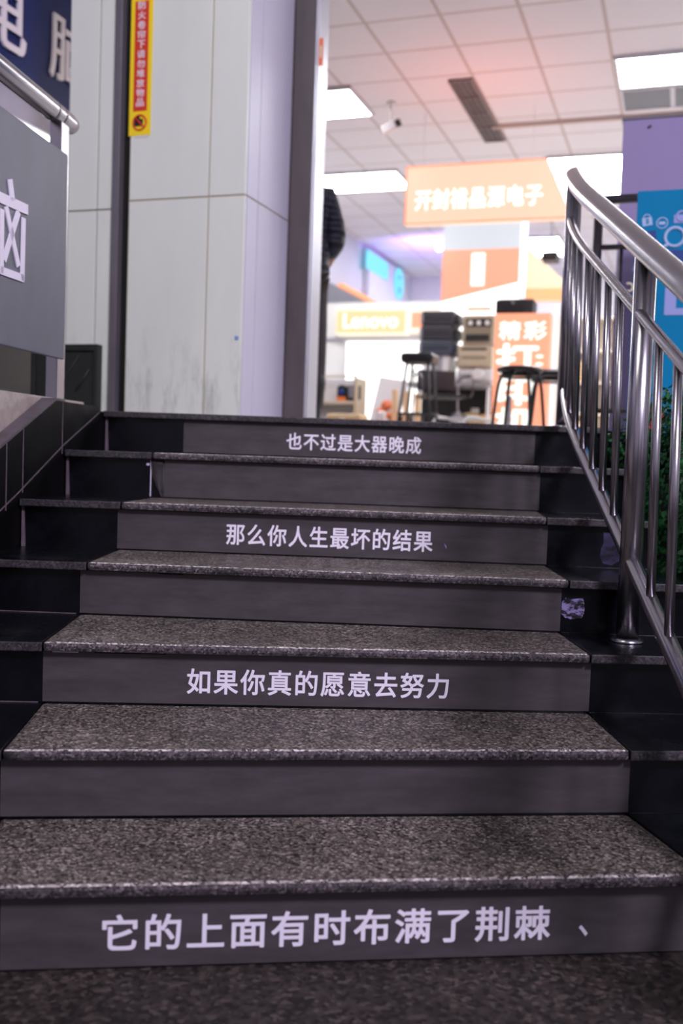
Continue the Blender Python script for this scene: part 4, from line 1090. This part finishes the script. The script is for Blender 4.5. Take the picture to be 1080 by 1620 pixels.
o = thing('monitor', DP+E_*dq(545, 630)[0]+V_*.08+Vector((0, 0, zc1)), 'silver square device with dark rim in the display case', 'monitor')
MB().box(0, .13, 0, .05, .02, .16, .006).build('body', 'slot_dark', o); MB().box(.012, .105, -.003, 0, .035, .15).build('screen', 'grey_plastic', o); MB().box(.02, .11, -.02, .08, 0, .02, .004).build('base', 'slot_dark', o)
q = at(540, 660, 9.8); o = thing('carton', (q.x, q.y, 0), 'tan wrapped carton on the floor before the display case', 'box')
MB().box(-.17, .2, 0, .3, 0, .24, .02).build('body', 'carton', o); MB().box(-.16, .19, .01, .29, .24, .28, .02).build('wrapping', 'carton_pale', o); MB().box(-.02, .03, -.004, .3, .0, .243).build('tape', 'cream_art', o)
q = at(606, 665, 10.6); o = thing('poster_stand', (q.x, q.y, 0), 'white tilted poster stand with orange picture in the shop', 'poster stand')
Mt = Matrix.Translation((0, 0, .22)) @ Matrix.Rotation(R(-12), 4, 'X') @ Matrix.Rotation(R(8), 4, 'Y')
MB().box(-.16, .16, 0, .02, 0, .5, .004, M=Mt).build('panel', 'paper', o)
pic = MB()
for (x, z, r_, s_q) in ((-.06, .12, .05, 1), (.05, .1, .04, 1.4), (-.01, .2, .06, 1)): pic.lathe([(0, 0), (r_, 0), (r_, .003), (0, .003)], seg=16, M=Mt @ Matrix.Translation((x, -.001, z)) @ Matrix.Rotation(R(90), 4, 'X'))
pic.build('picture', 'orange_sticker', o); MB().box(-.16, .16, -.004, 0, .0, .02, M=Mt).build('lower_rim', 'grey_plastic', o)
for s in (-1, 1): MB().tube([(s*.13, .05, .3), (s*.16, .2, 0)], .012, 6).tube([(s*.13, .01, .24), (s*.16, -.08, 0)], .012, 6).build('leg', 'metal_white', o)
q = at(606, 660, 10.0); o = thing('box', (q.x, q.y, 0), 'orange box with white bag on it under the poster stand', 'box')
MB().box(-.1, .1, 0, .2, 0, .21, .006).build('body', 'orange_matte', o); MB().box(-.09, -.0, .02, .12, .21, .33, .03, seg=3).build('white_bag', 'white_plastic', o)

# shelves at the right side of the shop, seen through the railing
Q0 = at(875, 660, 13.0); sh = thing('shelf_unit', (Q0.x, Q0.y, 0), 'beige shelf unit with goods seen through the handrail', 'shelf')
SW, SH = 1.5, 1.75
MB().box(0, SW, .33, .35, 0, SH).build('back_panel', 'shelf_beige', sh)
for x in (0, SW*.5, SW-.03): MB().box(x, x+.03, 0, .35, 0, SH).build('side_panel', 'shelf_beige', sh)
for z in (.1, .5, .9, 1.3, 1.72): MB().box(.03, SW-.03, .01, .33, z, z+.025).build('shelf', 'shelf_beige', sh)
goods = [(.08, .525, 'white carton on the lower shelf seen through the handrail', 'white_plastic', .2, .3), (.32, .525, 'grey carton on the lower shelf seen through the handrail', 'grey_plastic', .22, .24),
         (.08, .925, 'blue packet on the middle shelf seen through the handrail', 'blue_item', .14, .16), (.30, .925, 'yellow tan carton on the middle shelf seen through the handrail', 'carton', .18, .26),
         (.85, .525, 'black packet on the lower shelf at right of the shop', 'black_plastic', .2, .26), (.85, .925, 'red packet on the middle shelf at right of the shop', 'red_sign', .16, .24),
         (1.1, .925, 'pale blue packet on the middle shelf at right of the shop', 'blue_light_art', .18, .28), (.1, 1.325, 'dark blue packet on the upper shelf seen through the handrail', 'blue_navy_art', .15, .12),
         (.9, .125, 'white box on the bottom shelf at right of the shop', 'white_plastic', .3, .3), (.12, .125, 'tan carton on the bottom shelf seen through the handrail', 'carton_pale', .3, .28)]
for (x, z, lab, mm, w_, h_) in goods:
    o = thing('goods_box', Vector((Q0.x, Q0.y, 0))+E_*x+V_*.06+Vector((0, 0, z)), lab, 'box', 'goods on the beige shelves')
    MB().box(0, w_, 0, .2, 0, h_, .004).build('body', mm, o); MB().box(w_*.2, w_*.8, -.002, 0, h_*.35, h_*.7).build('print', 'paper' if mm != 'white_plastic' else 'blue_item', o)

# ================================================================== PERSON half hidden by the door edge, back to the viewer
q = at(464, 657, 6.15)
pr = thing('person', (q.x, q.y, 0), 'person in dark padded jacket half hidden behind the door edge, back turned, elbow bent', 'person', None, R(8))
bv = [(0, 0, .93), (0, 0, 1.05), (0, .0, 1.22), (0, .0, 1.38), (0, .01, 1.47), (0, -.0, 1.53), (0, .02, 1.60), (0, .02, 1.68),
      (.09, 0, .90), (.10, .0, .50), (.105, .03, .08), (-.09, 0, .90), (-.10, 0, .50), (-.105, .03, .08),
      (.17, 0, 1.42), (.235, -.03, 1.17), (.18, .13, 1.04), (-.17, 0, 1.42), (-.235, -.03, 1.17), (-.18, .13, 1.04),
      (.11, -.0, .05), (.12, .15, .035), (-.11, 0, .05), (-.12, .15, .035)]
be = [(0, 1), (1, 2), (2, 3), (3, 4), (4, 5), (5, 6), (6, 7), (0, 8), (8, 9), (9, 10), (0, 11), (11, 12), (12, 13), (3, 14), (14, 15), (15, 16), (3, 17), (17, 18), (18, 19), (10, 20), (20, 21), (13, 22), (22, 23)]
brd = [(.15, .10), (.14, .10), (.15, .11), (.15, .105), (.06, .055), (.055, .055), (.075, .09), (.07, .085), .085, .058, .04, .085, .058, .04, .055, .045, .03, .055, .045, .03, .04, .028, .04, .028]
# hands with fingers, resting at the jacket front
for s in (1, -1):
    w_i = 16 if s > 0 else 19; n0 = len(bv); bv.append((s*.14, .155, 1.02)); be.append((w_i, n0)); brd.append((.034, .018))
    for f, (dy, dz, ln) in enumerate(((.015, .028, .066), (.02, .01, .074), (.018, -.008, .07), (.01, -.025, .055))):
        a = len(bv); bv += [(s*.10, .16+dy*.4, 1.02+dz), (s*(.10-ln*.5), .162+dy*.4, 1.018+dz), (s*(.10-ln), .15, 1.012+dz)]
        be += [(n0, a), (a, a+1), (a+1, a+2)]; brd += [.0095, .0085, .0075]
    a = len(bv); bv += [(s*.135, .155, 1.055), (s*.11, .158, 1.075)]; be += [(n0, a), (a, a+1)]; brd += [.011, .009]
skin('body', bv, be, brd, 'skin', pr, 2)
jk = [(0, 0, .84), (0, 0, .98), (0, 0, 1.2), (0, 0, 1.38), (0, .005, 1.475), (.165, 0, 1.43), (.2, -.015, 1.29), (.22, -.03, 1.175), (.18, .11, 1.1), (-.165, 0, 1.43), (-.2, -.015, 1.29), (-.22, -.03, 1.175), (-.18, .11, 1.1)]
jo = skin('jacket', jk, [(0, 1), (1, 2), (2, 3), (3, 4), (3, 5), (5, 6), (6, 7), (7, 8), (3, 9), (9, 10), (10, 11), (11, 12)],
     [(.212, .15), (.212, .15), (.205, .15), (.195, .135), (.085, .08), .085, .08, .08, .06, .085, .08, .08, .06], 'jacket', pr, 3)
def puff():
    m = MATS['jacket']; nt = m.node_tree; N = nt.nodes; L = nt.links
    tc = N.new('ShaderNodeTexCoord'); wv = N.new('ShaderNodeTexWave'); wv.bands_direction = 'Z'; wv.inputs['Scale'].default_value = 4.2; wv.inputs['Distortion'].default_value = 1.5
    L.new(tc.outputs['Object'], wv.inputs['Vector']); b = N.new('ShaderNodeBump'); b.inputs['Strength'].default_value = .9; b.inputs['Distance'].default_value = .03
    L.new(wv.outputs['Fac'], b.inputs['Height']); L.new(b.outputs[0], N['Principled BSDF'].inputs['Normal'])
puff()
tv = [(0, 0, .95), (.088, 0, .88), (.10, .0, .50), (.105, .025, .12), (-.088, 0, .88), (-.10, 0, .50), (-.105, .025, .12)]
skin('trousers', tv, [(0, 1), (1, 2), (2, 3), (0, 4), (4, 5), (5, 6)], [(.155, .12), .112, .098, .09, .112, .098, .09], 'trousers', pr, 2)
for s in (1, -1):
    skin('boot', [(s*.11, .0, .09), (s*.11, 0, .05), (s*.115, .09, .042), (s*.12, .17, .036), (s*.106, 0, .42)], [(0, 1), (1, 2), (2, 3), (0, 4)], [(.06, .06), (.052, .05), (.05, .042), (.042, .034), .118], 'boots', pr, 2)
k = MB(); k.lathe([(0, .115), (.05, .108), (.085, .07), (.098, .0), (.094, -.06), (.075, -.1), (.05, -.1)], (0, .005, 1.655), 20); k.build('hair', 'hair', pr)
f = MB()
for s in (-1, 1): f.lathe([(0, -.011), (.009, -.006), (.011, 0), (.009, .006), (0, .011)], (s*.032, .092, 1.645), 10)
f.build('eye', 'dial_white', pr)
f = MB(); f.hull8([(-.012, .1, 1.60), (.012, .1, 1.60), (.016, .125, 1.602), (-.016, .125, 1.602), (-.007, .095, 1.645), (.007, .095, 1.645), (.006, .103, 1.645), (-.006, .103, 1.645)]); f.build('nose', 'skin', pr)
f = MB(); f.box(-.022, .022, .092, .102, 1.572, 1.582, .004); f.build('mouth', 'red_sign', pr)
f = MB()
for s in (-1, 1): f.box(s*.082-.008, s*.082+.008, .0, .035, 1.60, 1.66, .007)
f.build('ear', 'skin', pr)
